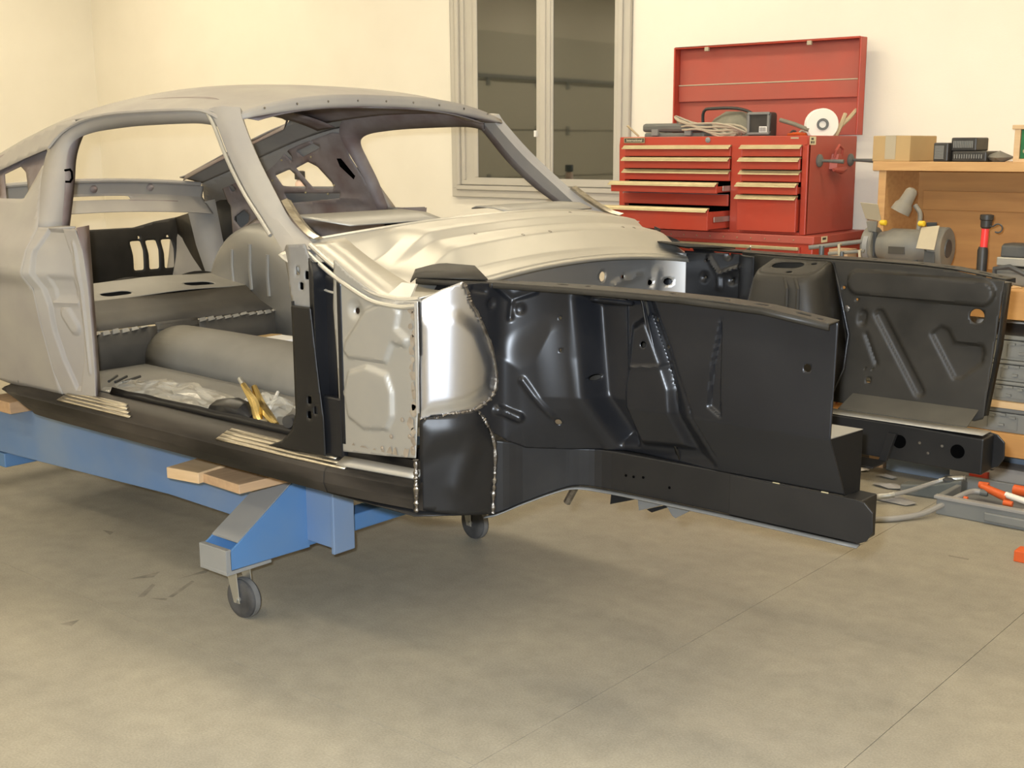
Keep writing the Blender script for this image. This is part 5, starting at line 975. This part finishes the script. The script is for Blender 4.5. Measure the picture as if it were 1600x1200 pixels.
# ---- rockers
def rocker(s):
    st0 = [(.30, -.01, .07), (.42, 0, .03), (.50, 0, .012), (.65, 0, 0), (1.85, 0, 0), (2.0, -.006, 0), (2.15, -.020, 0), (2.295, -.040, 0)]
    n = 44; P = spline(st0, n); secs = []
    for x, dy, dzb in P:
        o = .838+dy
        secs.append([(x, s*(o-.13), .612+dzb), (x, s*(o-.03), .606+dzb), (x, s*(o-.012), .612+dzb), (x, s*o, .640+dzb*.5), (x, s*(o-.004), .670), (x, s*(o-.012), .678), (x, s*(o-.055), .697), (x, s*(o-.11), .703), (x, s*(o-.125), .703), (x, s*(o-.14), .68)])
    MB().loft(secs).build('rocker_panel', M['rocker'], car, smooth=True, ang=28)
    ruled('rocker_inner_flange', [(x, s*.712, .702) for x in np.linspace(.80, 1.85, 12)], [(x, s*.700, .722+.002*math.sin(x*40)) for x in np.linspace(.80, 1.85, 12)], M['ecoat'], car, solid=.008)
    for (xa, xb) in ((.66, 1.08), (1.52, 2.05)):
        for k, (dy, z) in enumerate(((.020, .6835), (.034, .6895), (.049, .6955), (.066, .6995))):
            e = .03*k; o = lambda x: .838+np.interp(x, [0, 1.85, 2.0, 2.15, 2.295], [0, 0, -.006, -.02, -.04])
            ruled('scuff_bead', [(x, s*(o(x)-dy+.0062), z-.002) for x in np.linspace(xa, xb-e, 10)], [(x, s*(o(x)-dy-.0058), z+.003) for x in np.linspace(xa, xb-e, 10)], M['scuff'], car, solid=.004)
    ruled('sill_front_strip', [(x, s*(.838-.024-(x-2.02)*.13), .688) for x in np.linspace(2.02, 2.28, 8)], [(x, s*(.838-.055-(x-2.02)*.11), .704) for x in np.linspace(2.02, 2.28, 8)], M['bare_dull'], car, solid=.006)
for s in (-1, 1): rocker(s)
MB().tube([(2.297, -.800, z) for z in np.linspace(.612, .745, 30)], [.006*(.6+.8*random.random()) for _ in range(30)], 7).build('seam_weld', M['weld'], car, smooth=True)
MB().loft([[(2.285, -.80, .61), (2.285, -.80, .69), (2.285, -.70, .70), (2.285, -.70, .61)], [(2.292, -.80, .61), (2.292, -.80, .69), (2.292, -.70, .70), (2.292, -.70, .61)]]).build('rocker_end_cap', M['ecoat'], car)
# sealing-off pieces that close the cabin from below at the sill
for s in (-1, 1): ruled('inner_rocker', [(x, s*.702, .703) for x in (.15, 1.0, 2.1)], [(x, s*.695, .60) for x in (.15, 1.0, 2.1)], M['pan_dark'], car)
# ================================================================ things lying in the cabin (floor pan .655)
FZ = .664
def crumple(name, c, sx, sy, h, m, lab, cat, seed, nx=15, ny=11, parent=None):
    rg = np.random.default_rng(seed); v = []; f = []
    for i in range(nx):
        for j in range(ny):
            a, b = i/(nx-1)*2-1, j/(ny-1)*2-1; e = max(0, 1-(a*a+b*b)*.55)
            v.append((c[0]+sx*a+rg.normal(0, .010), c[1]+sy*b+rg.normal(0, .010), c[2]+h*e*(.35+.35*abs(math.sin(5.1*a+2.3*b+seed))+.25*abs(math.sin(7.7*b-3*a))+.10*rg.random())+.003))
    for i in range(nx-1):
        for j in range(ny-1): k = i*ny+j; f.append([k, k+ny, k+ny+1, k+1])
    o = put(name, mesh(v, f), m, parent); return setp(o, lab, cat) if lab else o
pb = atZ(265, 625, FZ); pb2 = atZ(335, 640, FZ)
crumple('plastic_bag', (pb[0], pb[1]+.02, FZ), .30, .10, .055, M['film'], 'crumpled clear plastic bag on the car floor', 'plastic bag', 3, 19, 13)
crumple('plastic_bag', (pb2[0]+.20, pb2[1]+.05, FZ), .11, .08, .075, M['film'], 'shiny clear plastic wrap around the black glove', 'plastic bag', 5)
gp = atZ(355, 652, FZ+.02); gl = MB().loft([[(gp[0]+t*.17-.10, gp[1]+.02+w_*math.cos(a)-.02*t, FZ+h/2+h/2*math.sin(a)) for a in np.linspace(0, 2*math.pi, 10, endpoint=False)] for t, w_, h in ((0, .03, .03), (.3, .05, .07), (.8, .055, .085), (1.2, .045, .08), (1.4, .02, .05))]).build('work_glove', M['ecoat_gloss'], smooth=True); setp(gl, 'black rubber glove beside the brass-coloured locking pliers', 'glove')
def pliers(pts_top, pts_bot, lab, r=.012):
    g = empty('locking_pliers', tuple(pts_bot[0]), lab, 'pliers')
    for P, n in ((pts_top, 'fixed_handle'), (pts_bot, 'lever_handle')): MB().tube(spline(P, 14), [r*(.75+.5*math.sin(math.pi*k/13)) for k in range(14)], 8).build(n, M['gold'], g, smooth=True)
    j = pts_top[-1]; MB().loft([[(j[0]-.03, j[1], j[2]+.02), (j[0]+.02, j[1]-.02, j[2]+.02), (j[0]+.035, j[1]-.01, j[2]-.045), (j[0]-.02, j[1]+.01, j[2]-.045)], [(j[0]-.03, j[1]+.018, j[2]+.02), (j[0]+.02, j[1]-.002, j[2]+.02), (j[0]+.035, j[1]+.008, j[2]-.045), (j[0]-.02, j[1]+.028, j[2]-.045)]]).build('jaw', M['zinc'], g, bevel=.004)
    MB().lathe([(-.016, .010), (.016, .010)], tuple(np.array(j)+np.array([-.01, 0, .012])), (.5, -1, 0), 12).build('pivot_bolt', M['zinc'], g, smooth=True)
    MB().lathe([(0, .008), (.03, .007)], tuple(pts_top[0]), tuple(np.array(pts_top[0])-np.array(pts_top[1])), 10).build('adjusting_screw', M['zinc'], g, smooth=True)
T0 = [atY(380, 601, -.60), atY(397, 630, -.62), atY(404, 655, -.645), atY(413, 668, -.66)]
T1 = [atY(397, 604, -.58), atY(408, 632, -.60), atY(420, 650, -.63), atY(432, 664, -.65)]
pliers(T0, T1, 'yellow zinc locking pliers clamped to the sill inside the door opening')
for q, (a, b_) in enumerate((((170, 596), (183, 587)), ((180, 597), (198, 588)), ((192, 597), (219, 588)))):
    setp(MB().tube([atZ(*a, FZ+.006), atZ(*b_, FZ+.010)], .005, 6).build('welding_rod', M['black']), 'thin black rod lying on the car floor by the jamb', 'rod', 'black rods on the car floor')
setp(MB().tube([atZ(422, 638, FZ+.005), atZ(434, 613, FZ+.02)], .006, 6).build('pencil', M['white']), 'white marker stick lying beyond the locking pliers', 'marker')
p = atZ(441, 540, FZ+.02); bx = empty('paper_carton', (p[0], p[1], FZ), 'small white paper carton by the hinge pillar', 'carton')
MB().box(p[0]-.06, p[0]+.07, p[1]-.05, p[1]+.05, FZ+.002, FZ+.055).build('carton', M['white'], bx, bevel=.002); MB().loft([[(p[0]-.06, p[1]-.05, FZ+.055), (p[0]-.06, p[1]+.05, FZ+.055), (p[0]-.13, p[1]+.05, FZ+.05), (p[0]-.13, p[1]-.05, FZ+.05)], [(p[0]-.06, p[1]-.05, FZ+.057), (p[0]-.06, p[1]+.05, FZ+.057), (p[0]-.13, p[1]+.05, FZ+.052), (p[0]-.13, p[1]-.05, FZ+.052)]]).build('flap', M['card'], bx)
p = atY(453, 658, -.70); setp(MB().lathe([(-.012, .012), (-.012, .018), (.012, .018), (.012, .012)], (p[0], -.70, p[2]), (.3, -1, 0), 14).build('rubber_plug', M['black'], smooth=True), 'black rubber plug on the sill at the hinge pillar foot', 'plug')

# ================================================================ blue body dolly
dol = empty('body_dolly', (.6, 0, 0), 'blue steel body dolly on rubber casters', 'dolly')
def beam_y(x): return .40+(-.33-(-.44))*0-.085*(x-.2)*0
for s in (-1, 1):
    ya = lambda x: s*(.425-.075*(x+.3)/1.6) if s < 0 else s*.38
    MB().loft([[(x, ya(x)-s*.0, z0), (x, ya(x), z1), (x, ya(x)-s*.07, z1), (x, ya(x)-s*.07, z0)] for x, z0, z1 in ((-1.35, .235, .452), (-.3, .24, .452), (.6, .25, .452), (1.465, .215, .452))]).build('side_beam', M['blue_grey'], dol, bevel=.004)
box('beam_end_plate', 1.467, 1.482, -.362, -.272, .205, .46, M['blue_grey'], dol, bevel=.003); box('beam_end_plate', 1.467, 1.482, .30, .39, .205, .46, M['blue'], dol, bevel=.003)
for xx in (-1.05, 1.28): box('cross_tube', xx-.045, xx+.045, -.56, .56, .195, .255, M['blue'], dol, bevel=.006)
box('cross_brace', -.60, -.50, -.44, .40, .175, .235, M['blue'], dol, bevel=.004)
def outrigger(x0, x1, s):
    # wedge arm: tall at the beam, low at the caster
    for x in (x0, x1-.008):
        MB().prism([(s*.66, .20), (s*.66, .262), (s*.64, .272), (s*.36, .455), (s*.34, .455), (s*.34, .195)], 'x', x, x+.008).build('gusset_plate', M['blue'], dol, bevel=.0015)
    MB().loft([[(x0+.004, s*.625, .287), (x1-.004, s*.625, .287), (x1-.006, s*.36, .458), (x0+.006, s*.36, .458)], [(x0+.004, s*.625, .281), (x1-.004, s*.625, .281), (x1-.006, s*.36, .446), (x0+.006, s*.36, .446)]]).build('sloped_cover', M['grey_steel'], dol)
    b = MB(); b.box(x0, x1, min(s*.655, s*.675), max(s*.655, s*.675), .196, .268); b.box(x0, x1, min(s*.50, s*.675), max(s*.50, s*.675), .185, .196); b.build('end_plate', M['grey_steel'], dol, bevel=.002)
    for xx in (x0+.04, x1-.04): MB().lathe([(0, .009), (.012, .009), (.014, .004), (.03, .004)], (xx, s*.635, .196), (0, 0, 1), 6).build('bolt', M['blue'], dol)
def caster(x, y, ang):
    ca = empty('caster', (x, y, 0)); ca.parent = dol; ca.matrix_parent_inverse = WINV(dol)
    R_ = Matrix.Translation((x, y, 0)) @ Matrix.Rotation(ang, 4, 'Z')
    def T_(o): o.data.transform(R_); return o
    r = .0665; w_ = .021
    tire = MB().lathe([(-w_, r-.022), (-w_, r-.012), (-w_*.75, r-.003), (-w_*.3, r), (w_*.3, r), (w_*.75, r-.003), (w_, r-.012), (w_, r-.022)], (0, 0, r), (0, 1, 0), 36)
    T_(tire.build('tire', M['rubber'], ca, smooth=True)); T_(MB().lathe([(-.009, r-.001), (-.009, r+.0006), (.009, r+.0006), (.009, r-.001)], (0, 0, r), (0, 1, 0), 36).build('tread_band', M['tread'], ca, smooth=True))
    T_(MB().lathe([(-.019, .008), (-.019, .03), (-.012, .046), (.012, .046), (.019, .03), (.019, .008)], (0, 0, r), (0, 1, 0), 24).build('hub', M['grey_steel'], ca, smooth=True))
    b = MB()
    for s in (-1, 1): b.loft([[(.012, s*.027, r-.012), (-.016, s*.027, r-.012), (-.052, s*.027, .175), (.0, s*.027, .175)], [(.012, s*.031, r-.012), (-.016, s*.031, r-.012), (-.052, s*.031, .175), (.0, s*.031, .175)]])
    b.box(-.055, .02, -.031, .031, .172, .178); T_(b.build('fork', M['zinc'], ca, bevel=.002)); T_(MB().lathe([(-.038, .008), (.038, .008)], (0, 0, r), (0, 1, 0), 10).build('axle', M['zinc'], ca)); T_(MB().box(-.07, .03, -.05, .05, .178, .186).build('swivel_plate', M['zinc'], ca))
outrigger(1.195, 1.335, -1); outrigger(1.195, 1.335, 1); outrigger(-1.12, -.98, -1); outrigger(-1.12, -.98, 1)
caster(1.262, -.56, math.radians(4)); caster(1.295, .52, math.radians(-8)); caster(-1.05, -.56, .3); caster(-1.05, .56, -.4)
# wood packing between dolly and rocker
for q, (x0, x1, y0, y1, z0, z1, m, rot, lab) in enumerate(((1.03, 1.17, -.68, -.30, .458, .494, 'pine', .16, 'pale pine block laid crosswise on the dolly beam'), (1.19, 1.40, -.65, -.28, .457, .487, 'pine2', -.05, 'darker worn pine board next to the pale block'), (-.46, -.26, -.52, -.36, .453, .50, 'pine2', 0, 'worn wood block on the dolly beam below the rear wheel opening'))):
    c_ = Vector(((x0+x1)/2, (y0+y1)/2, 0)); b = MB().box(x0-c_.x, x1-c_.x, y0-c_.y, y1-c_.y, z0, z1); o = b.build('wood_block', M[m], bevel=.002); o.location = c_; o.rotation_euler = (0, 0, rot); setp(o, lab, 'wood block')
for s in (1,):
    for x0 in (1.05, -.9): setp(box('wood_block', x0, x0+.14, .28, .80, .453, .603, M['pine2']), 'tall wood packing block under the far rocker' if x0 > 0 else 'tall wood packing block at the rear of the far beam', 'wood block')
